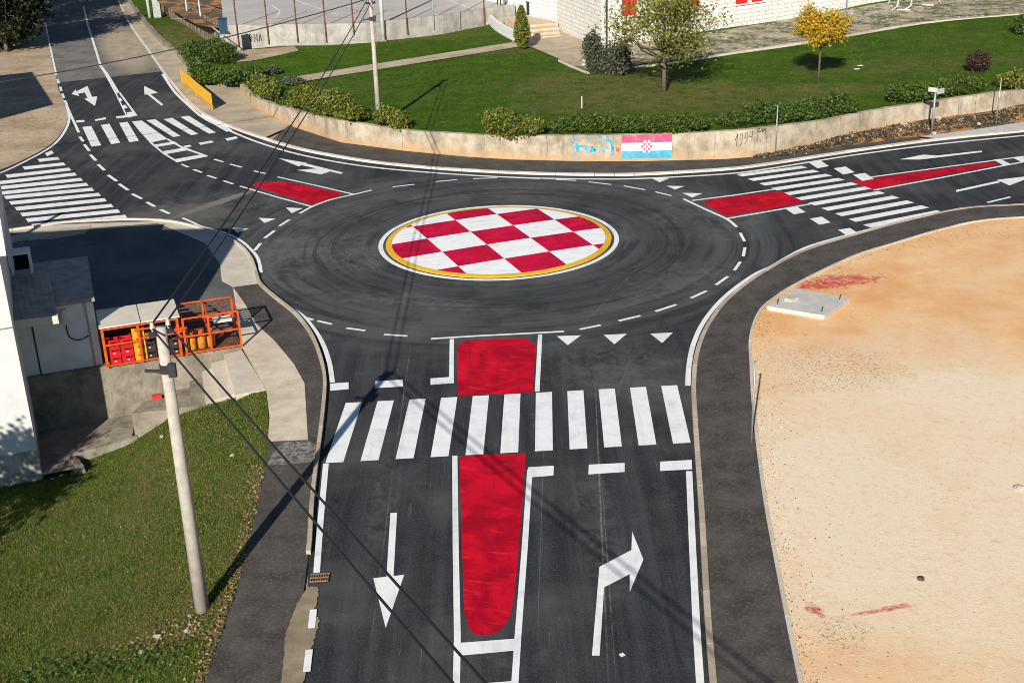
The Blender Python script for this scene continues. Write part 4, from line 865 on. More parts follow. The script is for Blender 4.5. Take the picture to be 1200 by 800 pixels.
# entrance steps, column, rail and bin
sa = G(653, 40, lambda x, y: zb + .1); st_ = thing('entrance_steps', G(636, 42, zl), 'three sand coloured stone steps up to the school terrace', 'steps')
for k, (yl, yr, zz) in enumerate(((47, 44, .16), (42.5, 39.5, .32), (37.5, 34.5, .48), (32, 29, .64))):
    a, b = G(621, yl, zl), G(657 - k, yr, zl); dd = (b - a)[:2]; L0 = np.hypot(*dd); dd /= L0; nn_ = np.array([-dd[1], dd[0]])
    z_ = a[2] + zz; a = G(621, yl, z_ - .16); b = G(657 - k, yr, z_ - .16)
    MB().prism([a[:2], b[:2], b[:2] + nn_ * 5, a[:2] + nn_ * 5], zb - .4, z_).build('step', MAT['steps'], st_)
zt = zb + .66
col = G(634.5, 15.5, zt); MB().box(col, .55, .5, 4.2, .1).build('column', MAT['flagwhite'], label='white square column beside the school terrace', cat='column')
r0, r1 = G(641, 15, zt), G(657, 3, zt); t = thing('stair_rail', (r0 + r1) / 2, 'navy solid stair rail behind the white column', 'railing')
MB().bar(r0 + np.array([0, 0, .45]), r1 + np.array([0, 0, 1.1]), .1, .5).build('panel', MAT['navy'], t)
for r in (r0, r1): MB().bar(r, r + np.array([0, 0, .5]), .08).build('post', MAT['navy'], t)
p = G(621.5, 17, zt); t = thing('wheelie_bin', p, 'black bin standing beside the white column', 'bin'); MB().box(p, .6, .6, .95, .1).build('body', MAT['darkhole'], t); MB().box(p + np.array([0, 0, .95]), .66, .66, .09, .1).build('lid', MAT['darksteel'], t)
# white pipe frames by the school
rk = thing('pipe_rack', G(1055, 12, zl), 'white bent pipe hoops standing by the school wall', 'rack')
def hoop(px, r=.06):
    P = smooth([np.array(G(x, y, zl)) + np.array([0, 0, z]) for x, y, z in px], 5); MB().tube(P, r, 6).build('hoop', MAT['whitesteel'], rk)
hoop([(1046, 14, .1), (1051, 15.5, .6), (1051, 13, .9), (1045, 8, .9), (1041, 6, .1)]); hoop([(1060, 13, .1), (1067, 13.5, .5), (1066, 10, .9), (1058, 4, .9), (1055, 2, .1)]); hoop([(1098, 6, .1), (1101, 7, .5), (1100, 3, .9), (1094, -1, .9)]); hoop([(1045, 13.5, .12), (1067, 13.5, .12)]); hoop([(1067, 6, .4), (1098, 1, .4)]); hoop([(1081, 7, .1), (1094, 8, .1)])
for x, y in ((973, 11), (992, 18)):
    p = G(x, y, zl); MB().tube([p, p + np.array([0, 0, 2.4])], .035, 6).build('thin_post', MAT['steel'], label='thin grey post by the school wall, %s of two' % ('left' if x < 980 else 'right'), cat='post')
hs = MB().tube(smooth([np.array(G(x, y, zl)) + np.array([0, 0, .08]) for x, y in ((984, 20), (1000, 18), (1012, 21), (1030, 17), (1050, 14))], 5), .07, 6).build('pipe', MAT['steel'], label='grey pipe lying in the dry grass by the school', cat='pipe')

# ------------------------------------------------------------------ plants
def blobpts(blobs, n):
    """points spread through ellipsoids, denser towards the skin"""
    w = np.array([b[3] * b[4] * b[5] for b in blobs]) ** .75; idx = rng.choice(len(blobs), n, p=w / w.sum()); B = np.array(blobs)[idx]
    d = rng.normal(size=(n, 3)); d /= np.linalg.norm(d, axis=1)[:, None]; r = rng.uniform(.35, 1.08, n) ** .6 * np.where(rng.random(n) < .14, rng.uniform(1., 1.45, n), 1.)
    return B[:, :3] + d * r[:, None] * B[:, 3:6]
def hedge(px, z, w, h, n, label, name='hedge', cat='hedge', mat='hedge', size=.11, group=None, seed=0, inset=.0):
    """clipped or loose hedge along a line of photo points (its foot)"""
    P = [G(x, y, z) for x, y in px]; t = thing(name, sum(P) / len(P), label, cat, group); bl = []
    xs, ys = interp_path(P, max(2, int(np.hypot(*(P[-1] - P[0])[:2]) / (w * .45)) + 1)) if len(P) > 1 else ([P[0][0]], [P[0][1]])
    for x, y in zip(xs, ys):
        zz = z(x, y) if callable(z) else z; hh = h * random.uniform(.68, 1.18)
        for _ in range(3): bl.append((x + random.uniform(-.2, .2) * w, y + random.uniform(-.2, .2) * w, zz + hh * random.uniform(.35, .62), w * random.uniform(.26, .58), w * random.uniform(.26, .58), hh * random.uniform(.28, .52)))
    C = blobpts(bl, int(n * 1.5)); zmin = min(p[2] for p in P); C = C[C[:, 2] > zmin - .1]
    cards('leaves', C, size * .78, MAT[mat], t)
    for x, y in list(zip(xs, ys))[::2]:
        zz = z(x, y) if callable(z) else z
        m = MB(); m.tube([(x, y, zz - .1), (x + random.uniform(-.15, .15) * w, y + random.uniform(-.15, .15) * w, zz + h * .6)], [.04, .012], 5); m.build('stem', MAT['bark'], t)
    return t
low = lambda x, y: max(.3, zl(x, y))
hedge([(234, 92), (255, 96), (275, 97), (288, 95)], low, 2.0, 1.25, 8000, 'large dark green clipped hedge at the street corner above the yellow barrier', size=.12)
hedge([(238, 72), (258, 74)], low, 2.0, 1.7, 4500, 'dark hedge clump at the foot of the court corner', size=.12)
hedge([(222, 62), (232, 80)], low, 1.3, .7, 1800, 'low hedge piece beside the footway wall', size=.12)
hedge([(303, 112), (318, 118)], zl, 1.5, 1.5, 3000, 'yellow green bush at the left end of the roadside wall', 'bush', 'bush', 'bush', .1)
hedge([(353, 126), (374, 134)], zl, 1.5, 1.5, 4000, 'yellow green bush on the wall left of the far pole', 'bush', 'bush', 'bush', .1)
hedge([(388, 138), (416, 144)], zl, 1.5, 1.5, 4200, 'green bush on the wall just before the far pole', 'bush', 'bush', 'bush', .1)
hedge([(452, 148)], zl, 1.1, .95, 1200, 'small bright bush touching the far pole', 'bush', 'bush', 'bush', .1)
hedge([(469, 150.5)], zl, 1.2, 1.25, 1600, 'bright leafy bush right of the far pole', 'bush', 'bush', 'bush', .1)
hedge([(318, 88)], zl, 1.1, .7, 700, 'small dark shrub at the end of the tan path', 'shrub', 'shrub', 'olive', .09)
hedge([(342, 100)], zl, 1.4, .75, 900, 'low dark shrub beside the end of the tan path', 'shrub', 'shrub', 'olive', .09)
hedge([(584, 158), (624, 160)], zl, 1.5, 1.15, 4500, 'low leafy hedge left of the blue graffiti', size=.1, mat='bush')
hedge([(662, 154), (740, 156), (818, 153)], zl, 1.4, .95, 11000, 'long low hedge above the painted flag', size=.1)
hedge([(858, 149), (925, 143), (992, 133)], zl, 1.4, 1.05, 10000, 'long hedge behind the first steel post', size=.1)
hedge([(1048, 121), (1090, 115), (1140, 107)], zl, 1.5, 1.05, 8000, 'hedge behind the pole with two sign boards', size=.1)
hedge([(1182, 104), (1215, 98)], zl, 1.8, 1.4, 4000, 'yellowish bush at the right picture edge on the wall', 'bush', 'bush', 'bush', .1)
hedge([(1147, 84)], zl, 1.5, 1.45, 1500, 'dark reddish brown shrub alone on the right lawn', 'shrub', 'shrub', 'brownleaf', .09)
hedge([(1200, 40)], zl, 1.7, 1.5, 1700, 'dark shrub at the right edge near the lawn edging', 'shrub', 'shrub', 'hedge', .1)
# olive shrub and upright conifer
hedge([(698, 87), (708, 86), (724, 88)], zl, 1.9, 2.3, 3600, 'big grey green shrub at the school corner', 'shrub', 'shrub', 'olive', .12)
p = G(612, 58, zl); t = thing('cypress', p, 'narrow upright yellow green conifer at the terrace edge', 'tree'); C = []
for _ in range(2600):
    z = rng.uniform(.05, 1) ; r = .74 * min(1., .25 + z * 2.2) * (1 - z) ** .5; a = rng.uniform(0, 6.283); k = rng.uniform(.5, 1.08); C.append((p[0] + math.cos(a) * r * k, p[1] + math.sin(a) * r * k, p[2] + z * 3.1))
cards('crown', C, .1, MAT['cypress'], t); MB().tube([p, p + np.array([0, 0, 2.4])], [.06, .02], 6).build('trunk', MAT['bark'], t)
def tree(P, label, mat, htrunk, H_, Wd, n, size, trunk_r, name='tree', lean=0., clumps=26, limbs=9, spread=.2, zs=1.):
    P = np.asarray(P, float); t = thing(name, P, label, 'tree'); m = MB(); top = P + np.array([lean, 0, H_ * .78])
    m.tube([P - np.array([0, 0, .15]), P + np.array([lean * .2, 0, htrunk * .6]), P + np.array([lean * .4, .0, htrunk]), top], [trunk_r * 1.15, trunk_r * .9, trunk_r * .75, trunk_r * .15], 8); cl_ = []
    cz_ = htrunk + (H_ - htrunk) * .5; rv = (H_ - htrunk) * .5
    for i in range(clumps):
        d = rng.normal(size=3); d /= np.linalg.norm(d); k = rng.uniform(.35, .92); c = P + np.array([lean * .5 + d[0] * Wd * .5 * k, d[1] * Wd * .5 * k, cz_ + d[2] * rv * k * zs]); cl_.append(c)
        if i < limbs * 2:
            s = P + np.array([lean * .4, 0, htrunk * rng.uniform(.85, 1.) + (H_ - htrunk) * rng.uniform(0, .3)]); mid = (s + c) / 2 + np.array([0, 0, -.12 * Wd * .3]); m.tube([s, mid, c], [trunk_r * .42, trunk_r * .25, .012], 5)
    m.build('trunk', MAT['bark'], t, True); cl_ = np.array(cl_); idx = rng.integers(0, len(cl_), n); sc = spread * Wd
    C = cl_[idx] + np.clip(rng.normal(size=(n, 3)), -2, 2) * np.array([sc, sc, sc * .8]) * rng.uniform(.3, .75, (n, 1)); cards('crown', C, size, MAT[mat], t); return t
tree(G(778, 107, zl), 'broad young tree with sparse turning leaves before the school', 'turning', 1.8, 6.4, 6.9, 7600, .09, .15, clumps=60, spread=.15, limbs=16)
tree(G(959, 95, zl), 'small round tree with golden yellow autumn leaves on the lawn', 'autumn', 2.1, 4.7, 3.4, 7000, .085, .075, clumps=40, spread=.14, zs=.9)
# dark evergreens at the far left, beside and beyond the frame
for (x, y, l, h, w, n) in ((8, 60, 'dark evergreen tree at the top left corner, nearest the road', 11, 7.4, 15000), (-52, 58, 'tall dark evergreen tree behind the corner one', 13.5, 9, 9000), (22, 28, 'dark evergreen tree in the middle of the top left row', 11.5, 7.6, 13000), (-25, 22, 'dark evergreen tree at the back of the top left row', 13, 9, 9000), (36, 2, 'dark evergreen tree overhanging the far end of the old road', 11, 8, 9000)):
    tree(G(x, y), l, 'evergreen', .3, h, w, n, .17, .25, 'evergreen_tree', clumps=60, spread=.17)
hedge([(8, 58), (22, 48)], 0., 2.6, 1.8, 2600, 'dusty low shrub under the dark trees at the top left', 'shrub', 'shrub', 'olive', .14)

# ------------------------------------------------------------------ street furniture
def pole_build(base, h, label, r0=.17, r1=.115, arm=(.62, .78)):
    base = np.asarray(base, float); t = thing('utility_pole', base, label, 'utility pole', None)
    MB().tube([base - np.array([0, 0, .3]), base + np.array([0, 0, h * .5]), base + np.array([0, 0, h])], [r0, (r0 + r1) / 2, r1], 14).build('shaft', MAT['polewood'], t, True)
    ad = np.array([arm[0], arm[1], 0]); ad /= np.linalg.norm(ad); top = base + np.array([0, 0, h - .12])
    a = MB().bar(top - ad * .27, top + ad * .27, .09, .12).build('crossarm', MAT['darksteel'], t)
    ends = []
    for k in (-1, 1):
        q = top + ad * .17 * k; MB().tube([q, q + np.array([0, 0, .1]), q + np.array([0, 0, .13]), q + np.array([0, 0, .26])], [.025, .025, .055, .035], 8).build('insulator', MAT['glasshard'], a); ends.append(q + np.array([0, 0, .22]))
    m = MB(); m.tube([base + np.array([0, 0, h - 1.05]), base + np.array([0, 0, h - .85])], r1 + .03, 12); m.box(base + np.array([.16, -.14, h - 1.1]), .16, .12, .3); m.bar(base + np.array([-.45, -.05, h - .98]), base + np.array([.1, -.14, h - .98]), .06); m.build('clamp_band', MAT['darksteel'], t)
    return t, ends
pn, hn = vert((237, 712), -.05, 383)
pole1, e1_ = pole_build(pn, hn, 'thick pale utility pole on the grass bank in the foreground', arm=(.85, .5))
pf = G(444.5, 147, zl); _, hf = vert((444.5, 147), float(pf[2]), 1)
pole2, e2_ = pole_build(pf, hf, 'slim pale utility pole on the lawn behind the roadside wall', .15, .1, arm=(.85, .5))
pend = np.array([10.2, -6.5, 0.]); e3 = [pend + np.array([-.15, -.09, 7.2]), pend + np.array([.15, .09, 7.2])]
pole3, _ = pole_build(pend, 7., 'pale utility pole carrying the two cables behind the viewer', arm=(.85, .5))
def wire(a, b, sag, label, r=.024, group=None):
    a, b = np.asarray(a), np.asarray(b); P = [a + (b - a) * t + np.array([0, 0, -4 * sag * t * (1 - t)]) for t in np.linspace(0, 1, 40)]
    return MB().tube(P, r, 6).build('overhead_wire', MAT['black'], label=label, cat='wire', group=group)
wire(e1_[0], e2_[0], .35, 'left black cable from the foreground pole to the far pole', .023); wire(e1_[1], e2_[1], .35, 'right black cable from the foreground pole to the far pole', .023)
wire(e1_[0] - np.array([0, 0, .1]), e3[0], .25, 'lower black cable from the foreground pole to the bottom of the picture'); wire(e1_[1] - np.array([0, 0, .1]), e3[1], .25, 'upper black cable from the foreground pole to the bottom of the picture')
wire(e2_[0], G(-110, 112, 5.), .5, 'thin black cable crossing the far left street', .03)
# posts and signs on the right
def spost(px, z, ytop, label, r=.035):
    b, h = vert(px, z, ytop); t = thing('sign_post', b, label, 'post'); MB().tube([b - np.array([0, 0, .05]), b + np.array([0, 0, h])], r, 8).build('tube', MAT['steel'], t, True); MB().tube([b + np.array([0, 0, h]), b + np.array([0, 0, h + .03])], r * 1.15, 8).build('cap', MAT['steel'], t); return t, b, h
spost((908.5, 181), .12, 124, 'bare steel post standing before the roadside wall'); spost((1167, 146.5), .13, 92, 'bare steel post before the wall at far right')
spost((880.5, 518), .1, 424, 'thin bare steel post at the sandy lot edging', .028)
b, h = vert((1091.5, 156), .13, 106); t = thing('direction_sign', b, 'steel post with two grey sign boards seen from behind', 'sign')
MB().tube([b, b + np.array([0, 0, h + .1])], .06, 8).build('tube', MAT['steel'], t, True)
tp = b + np.array([0, 0, h]); MB().bar(tp + np.array([-.42, -.02, .08]), tp + np.array([.04, -.12, .03]), .05, .24).build('sign_board', MAT['signback'], t); MB().bar(tp + np.array([.02, -.13, -.06]), tp + np.array([.46, .0, -.02]), .05, .28).build('sign_board', MAT['signback'], t)
# concrete slab with anchors
sp4 = [G(x, y, .16) for x, y in ((932, 340), (996, 352), (966, 372), (899, 361))]; c = sum(sp4) / 4
t = thing('concrete_slab', (c[0], c[1], .08), 'pale flat concrete slab on the sand beside the pavement', 'slab')
MB().prism(sp4, -.05, .24).build('slab', MAT['slab'], t)
for (x, y, k) in ((928, 352, 0), (1 + 983, 351, 1), (963, 365, 1), (911, 356, 1)):
    p = G(x, y, .24)
    if k: MB().tube([p, p + np.array([0, 0, .08]), p + np.array([.02, -.04, .22])], .02, 5).build('anchor_bolt', MAT['darksteel'], t)
    else: MB().prism([p[:2] + np.array(q) for q in ((-.28, -.05), (-.05, -.16), (.25, -.02), (.18, .14), (-.15, .14))], .24, .36).build('rubble_lump', MAT['stone'], t)
# drain grate
p = G(374.5, 678, .0); a = math.radians(3); t = thing('drain_grate', (p[0], p[1], 0), 'rusty iron drain grate at the end of the kerb', 'drain')
MB().box((p[0], p[1], .021), .48, .36, .012, a).build('sump', MAT['darkhole'], t); m = MB()
for k in range(8): m.box((p[0] - .21 + k * .06, p[1], .033), .022, .34, .018, a)
for k in (-1, 0, 1): m.box((p[0], p[1] + k * .16, .034), .46, .03, .019, a)
m.build('grating', MAT['grate'], t)
# yellow barrier
b0, b1 = G(213.5, 98, .12), G(249, 128.5, .12); t = thing('traffic_barrier', (b0 + b1) / 2, 'yellow mesh panel barrier on the footway by the street corner', 'barrier')
_, hb = vert((249, 128.5), .12, 116); hb = max(hb, 1.0)
dd = (b1 - b0) / np.linalg.norm(b1 - b0)
m = MB(); m.bar(b0 + np.array([0, 0, hb * .5 + .1]), b1 + np.array([0, 0, hb * .5 + .1]), .025, hb * .78); m.build('panel', MAT['barrier'], t)
m = MB(); m.bar(b0 + np.array([0, 0, hb]), b1 + np.array([0, 0, hb]), .05); m.bar(b0 + np.array([0, 0, .12]), b1 + np.array([0, 0, .12]), .05); m.build('rail', MAT['barrier'], t)
for k in (0., .5, 1.): q = b0 + (b1 - b0) * k; MB().bar(q, q + np.array([0, 0, hb]), .05).build('post', MAT['barrier'], t)

# ------------------------------------------------------------------ low plot on the left: bank, retaining wall, stairs
BC = [(50, 560, -2.), (0, 575, -2.), (-60, 590, -2.1), (95, 556, -2.), (150, 520, -1.75), (200, 490, -1.1), (250, 470, -.5), (312, 458, -.02), (315, 500, -.01), (312, 546, .0), (301, 600, .0), (291, 640, .0), (281, 680, .0), (262, 737, .0), (240, 800, 0.), (237, 712, -.05), (150, 600, -1.35), (100, 700, -1.0), (160, 790, -.35), (0, 650, -1.6), (0, 800, -.9), (220, 600, -.55), (250, 540, -.55), (200, 680, -.4)]
A = np.array([(*G(x, y, z)[:2], z) for x, y, z in BC] + [(-40, 30, -2.2), (-40, 0, -1.6), (-8, -60, 0), (-14, 10, -.6), (-9, 12, -.1), (-7.6, 5, 0), (-60, -60, -2), (-60, 30, -2.3)])
def tps(A, lam):
    """smooth surface through the surveyed heights"""
    n = len(A); d = np.hypot(A[:, 0, None] - A[:, 0], A[:, 1, None] - A[:, 1]); K = d ** 2 * np.log(d + 1e-6) + lam * np.eye(n)
    M_ = np.zeros((n + 3, n + 3)); M_[:n, :n] = K; Q = np.c_[np.ones(n), A[:, :2]]; M_[:n, n:] = Q; M_[n:, :n] = Q.T; w = np.linalg.solve(M_, np.r_[A[:, 2], 0, 0, 0])
    def f(X, Y):
        X = np.atleast_1d(X); Y = np.atleast_1d(Y); d = np.hypot(A[:, 0, None] - X, A[:, 1, None] - Y); return np.clip(w[:n] @ (d ** 2 * np.log(d + 1e-6)) + w[n] + w[n + 1] * X + w[n + 2] * Y, -2.3, .05)
    return f
bzv = tps(A, 1.2)
bz = lambda x, y: float(bzv(x, y)[0]) - .02
top_edge = [G(x, y, z) for x, y, z in ((-70, 580, -2.), (50, 561, -2.), (92, 553, -2.), (97, 536, -1.98), (152, 516, -1.75), (157, 518, -1.7), (200, 488, -1.1), (250, 471, -.5), (312, 457, -.03))]
bank_poly = [tuple(p[:2]) for p in BL] + [tuple(G(315, 500)[:2])] + [tuple(p[:2]) for p in top_edge[::-1]] + [(-60, 30), (-60, -60), (-8, -60), (-7.8, 10)]
bpo = cdt(bank_poly, bz, .7, 'grass_bank', MAT['bank'], kind='structure')
n = 330000; X = rng.uniform(-17, -5.5, n); Y = rng.uniform(19, 38, n); k = inpoly(X, Y, bank_poly); X, Y = X[k], Y[k]
def idwv(A, X, Y, pw): 
    d = np.hypot(A[:, 0, None] - X, A[:, 1, None] - Y) + 1e-3; w = d ** -pw; return (w * A[:, 2, None]).sum(0) / w.sum(0)
Zb = bzv(X, Y) - .03
clump = np.sin(X * 3.1 + 2 * np.sin(Y * 1.7)) * np.cos(Y * 2.7 + np.sin(X * 2.3)) + rng.normal(0, .6, len(X))
k = clump > -.9; blades('grass', np.stack([X, Y, Zb + .012], 1)[k], .05, .011, MAT['bankblade'], kind='stuff')
q = rng.integers(0, len(X), 420); tx = np.repeat(X[q], 16) + rng.normal(0, .05, 420 * 16); ty = np.repeat(Y[q], 16) + rng.normal(0, .05, 420 * 16); k = inpoly(tx, ty, bank_poly); tx, ty = tx[k], ty[k]
blades('grass_tufts', np.stack([tx, ty, bzv(tx, ty) - .01], 1), .12, .012, MAT['bankblade'], kind='stuff')
q = rng.integers(0, len(X), 1500); cards('leaf_litter', np.stack([X[q], Y[q], bzv(X[q], Y[q]) + .035], 1), .03, MAT['fallen'], flat=2., kind='stuff')
# dead leaves and straw along the bank's lower edge
n = 1300; t_ = rng.uniform(0, 1, n); bx, by = interp_path(BL, 200); i = (t_ * 199).astype(int); off = np.abs(rng.normal(0, .17, n)); Xl = bx[i] - off - .02 + rng.normal(0, .06, n); Yl = by[i] + rng.normal(0, .1, n)
X2 = rng.normal(G(215, 735)[0], .7, 500); Y2 = rng.normal(G(215, 735)[1], .4, 500); Xl = np.r_[Xl, X2]; Yl = np.r_[Yl, Y2]; k = inpoly(Xl, Yl, bank_poly); Xl, Yl = Xl[k], Yl[k]
cards('fallen_leaves', np.stack([Xl, Yl, bzv(Xl, Yl) + .015 + rng.uniform(0, .04, len(Xl))], 1), .04, MAT['fallen'], flat=2.5, kind='stuff')
n = 1000; i = rng.integers(0, 200, n); X3 = rng.normal(G(110, 778, -.6)[0], 1.3, n); Y3 = rng.normal(G(110, 785, -.6)[1], .35, n); k = inpoly(X3, Y3, bank_poly); X3, Y3 = X3[k], Y3[k]
cards('ground_ivy', np.stack([X3, Y3, bzv(X3, Y3) + rng.uniform(0, .1, len(X3))], 1), .05, MAT['hedge'], flat=1., kind='stuff')
# lawn blades, coarser
n = 150000; X = rng.uniform(-30, 48, n); Y = rng.uniform(62, 118, n); k = inpoly(X, Y, lawn_poly); X, Y = X[k], Y[k]; Al = np.array(ctrl)
k = (np.sin(X * 1.1 + 2 * np.sin(Y * .7)) * np.cos(Y * .9 + np.sin(X * .8)) + rng.normal(0, .7, len(X))) > -.1; X, Y = X[k], Y[k]
bad = np.zeros(len(X), bool)
for px in ([(344, 88), (600, 48), (706, 56), (700, 66), (660, 76), (612, 58), (560, 67), (352, 100)], [(672, 80), (711, 56), (850, 34), (1062, -2), (1260, -14), (1260, 8), (985, 45), (860, 66), (735, 82)], [(590, 15), (660, 20), (710, 60), (610, 60)]): bad |= inpoly(X, Y, [G(x, y, zl) for x, y in px])
X, Y = X[~bad], Y[~bad]
Zl = idwv(Al, X, Y, 2.6); blades('grass', np.stack([X, Y, Zl - .02], 1), .09, .022, MAT['blade'], kind='stuff')

sheet('lower_ground', [(-120, -60), (-9, -60), (-10, 22), (-11, 36), tuple(wall_b[:2]), (-120, 34)], -2.32, MAT['earth'], kind='structure')
ea = (wall_b - wall_a)[:2]; ea /= np.hypot(*ea); eb = np.array([-ea[1], ea[0]]); aa = math.atan2(ea[1], ea[0])
# retaining wall of the yard
m = MB(); q = [wall_a[:2] - ea * 6, wall_b[:2], wall_b[:2] + eb * .35, wall_a[:2] + eb * .35 - ea * 6]; m.prism(q, -2.6, .06)
m.build('yard_wall', MAT['concrete'], label='tall stained concrete wall below the orange cage', cat='wall')
# floor below the wall, kerb and stair blocks
fl_poly = [G(-70, 560, -2), G(50, 558, -2), G(96, 534, -2), G(152, 514, -1.75), G(160, 494, -1.75)]
sheet('lower_floor', [p[:2] for p in [top_edge[0], top_edge[1], top_edge[2], top_edge[3], top_edge[4], G(162, 470, -1.7)]] + [wall_a[:2] + ea * 2.6, wall_a[:2] - ea * 6], -1.86, MAT['concrete'], kind='structure')
m = MB(); a, b, c = G(80, 535, -1.75), G(161, 515, -1.6), G(92, 556, -2.)
m.prism([a[:2], b[:2], b[:2] + np.array([-.03, .18]), a[:2] + np.array([-.03, .18])], -2.4, [-1.72, -1.5, -1.5, -1.72]); m.prism([c[:2], c[:2] + np.array([.22, .05]), a[:2] + np.array([.22, .05]), a[:2] + np.array([0, .001])], -2.4, -1.725)
m.build('kerb_wall', MAT['concrete'], label='low angled concrete kerb at the bottom of the grass bank', cat='wall')
stair = thing('concrete_stairs', G(230, 460, -.7), 'broad concrete stair slabs descending along the yard wall', 'stairs')
cuts = [(283, 407, 312, 456, -.03), (262, 412, 276, 462, -.22), (246, 416, 258, 466, -.42), (234, 420, 241, 471, -.64), (219, 424, 224, 476, -.88), (196, 428, 197, 480, -1.12), (163, 434, 154, 484, -1.12)]
for i in range(6):
    z = cuts[i + 1][4] if i else -.12
    zz = (-.1, -.3, -.5, -.72, -.95, -1.15)[i]
    x0a, x0b = cuts[i], cuts[i + 1]
    def pp(cx, which, z):
        # top edge lies along the wall foot, lower edge on the grass side
        u = G(cx[0], cx[1], 0.)[:2]; return u if which == 0 else G(cx[2], cx[3], z)[:2]
    A0, A1, B0, B1 = pp(x0a, 0, zz), pp(x0a, 1, zz), pp(x0b, 0, zz), pp(x0b, 1, zz)
    A0 = A0 - eb * .01; B0 = B0 - eb * .01
    MB().prism([B0, B1, A1, A0], -2.5, zz).build('slab', MAT['paleconc'] if i < 3 else MAT['concrete'], stair)

# ------------------------------------------------------------------ white building, annex, cage
zc_b = -2.; cbd, htop = vert((50, 560), zc_b, 297.5)
cbx = cbd[:2]; hB = zc_b + htop
sd = np.array([-math.sin(math.radians(21)), math.cos(math.radians(21))]); fd = np.array([math.cos(math.radians(21)), math.sin(math.radians(21))])
bld = thing('white_building', (cbx[0] - 2, cbx[1] + 1, zc_b), 'tall white rendered house at the left picture edge', 'building')
fl0, fr0 = cbx - fd * 14, cbx; bl0, br0 = fl0 + sd * 7.2, fr0 + sd * 7.2
MB().prism([fl0, fr0, br0, bl0], zc_b - .3, hB).build('wall', MAT['render'], bld)
sq = cbx - fd * 7 - sd * .012; MB().bar((*(sq - fd * 7), zc_b + htop * .69), (*(sq + fd * 7), zc_b + htop * .69), .03, .035).build('wall_seam', MAT['steel'], bld)
o_ = .3; rz = hB + .004
cs = [fl0 - fd * o_ - sd * o_, fr0 + fd * .22 - sd * o_, br0 + fd * .22 + sd * o_, bl0 - fd * o_ + sd * o_]; mr = (cs[1] + cs[2]) / 2; ml = (cs[0] + cs[3]) / 2
rm = MB(); V = [(*p, rz) for p in cs] + [(*p, rz + .16) for p in cs] + [(*mr, rz + 3.2), (*ml, rz + 6.3)]  # ridge lifted to the left, out of view, to fill out the yard shadow
rm.add(V, [(3, 2, 1, 0), (0, 1, 5, 4), (2, 3, 7, 6), (1, 2, 6, 8, 5), (3, 0, 4, 9, 7), (4, 5, 8, 9), (6, 7, 9, 8)]); rm.build('roof', MAT['flagwhite'], bld)
wg = [np.array([-36, 38.5]), np.array([-18.3, 42.2]), np.array([-18.6, 44.7]), np.array([-36, 42.6])]
MB().prism(wg, -.1, 5.8).build('shadow_block', MAT['render'], bld)  # unseen block added to widen the house's shadow over the yard
# rusty post at the left edge
p = G(8, 287, .02); tpx = np.array([p[0] - .35, p[1], 2.6]); MB().tube([p, tpx], .13, 8).build('rusty_post', MAT['rust'], label='brown leaning post at the left edge of the yard', cat='post')
# annex
af, ha = vert((121, 428), 0.02, 348); axw = 3.0; axd = np.linalg.norm(G(93.8, 301, ha)[:2] - G(107.5, 347.5, ha)[:2])
ann = thing('annex', (af[0] - 1, af[1] + 1, 0), 'low grey white annex with a flat roof beside the white house', 'building')
A = af[:2]; q = [A - ea * axw, A, A + eb * axd, A - ea * axw + eb * axd]
MB().prism(q, -.35, ha - .12).build('wall', MAT['annex'], ann)
c_ = (q[0] + q[2]) / 2; MB().box((c_[0], c_[1], ha - .118), axw + .16, axd + .16, .12, aa).build('roof', MAT['roofsheet'], ann)
d_ = A - ea * .25 - eb * .02; MB().bar((*d_, -.02), (*d_, ha - .12), .05).build('downpipe', MAT['steel'], ann)
d_ = A - ea * 2.0 - eb * .012; MB().bar((*(d_), .0), (*(d_), ha - .4), .05, .02).build('panel_joint', MAT['darksteel'], ann)
d_ = A - ea * 1.75 - eb * .06; m = MB(); m.bar((*(d_ - ea * .5), ha - .45), (*(d_ + ea * .45), ha - .45), .12, .32); m.build('shutter_box', MAT['darkhole'], ann)
d_ = A - ea * .95 - eb * .1; MB().box((*d_, ha - .75), .16, .2, .5, aa).build('wall_lamp', MAT['whitesteel'], ann)
MB().tube(smooth([np.array([*(A - ea * .95 - eb * .05), ha - .75]), np.array([*(A - ea * .9 - eb * .05), ha - 1.25]), np.array([*(A - ea * .6 - eb * .05), ha - 1.4]), np.array([*(A - ea * .3 - eb * .05), ha - 1.3])], 5), .02, 5).build('cable', MAT['black'], ann)
zcn = ha + .22
cn = [G(x, y, zcn) for x, y in ((-6, 328), (57, 321), (68, 370), (8, 377))]; ctr = sum(cn) / 4
can = thing('canopy', (ctr[0], ctr[1], 0), 'corrugated lean-to canopy between the white house and the annex', 'canopy')
MB().prism(cn, zcn - .22, zcn).build('roof_sheet', MAT['roofsheet'], can)
m = MB(); m.bar(cn[3] + np.array([0, -.03, -.11]), cn[2] + np.array([0, -.03, -.11]), .05, .26); m.build('fascia', MAT['ivory'], can)
m = MB()
for k in range(8):
    a_ = cn[0] + (cn[1] - cn[0]) * (k + .5) / 8; b_ = cn[3] + (cn[2] - cn[3]) * (k + .5) / 8; m.bar(a_ + np.array([0, 0, .012]), b_ + np.array([0, 0, .012]), .03, .02)
m.build('roof_ribs', MAT['roofsheet'], can)
pq = cn[2] + np.array([-.15, .2, 0]); MB().bar((pq[0], pq[1], ha - .05), (pq[0], pq[1], zcn - .22), .08).build('support', MAT['steel'], can)
p = G(24, 322, zcn); bx_ = thing('vent_box', p, 'pale open fronted box standing on the annex canopy', 'box'); m = MB()
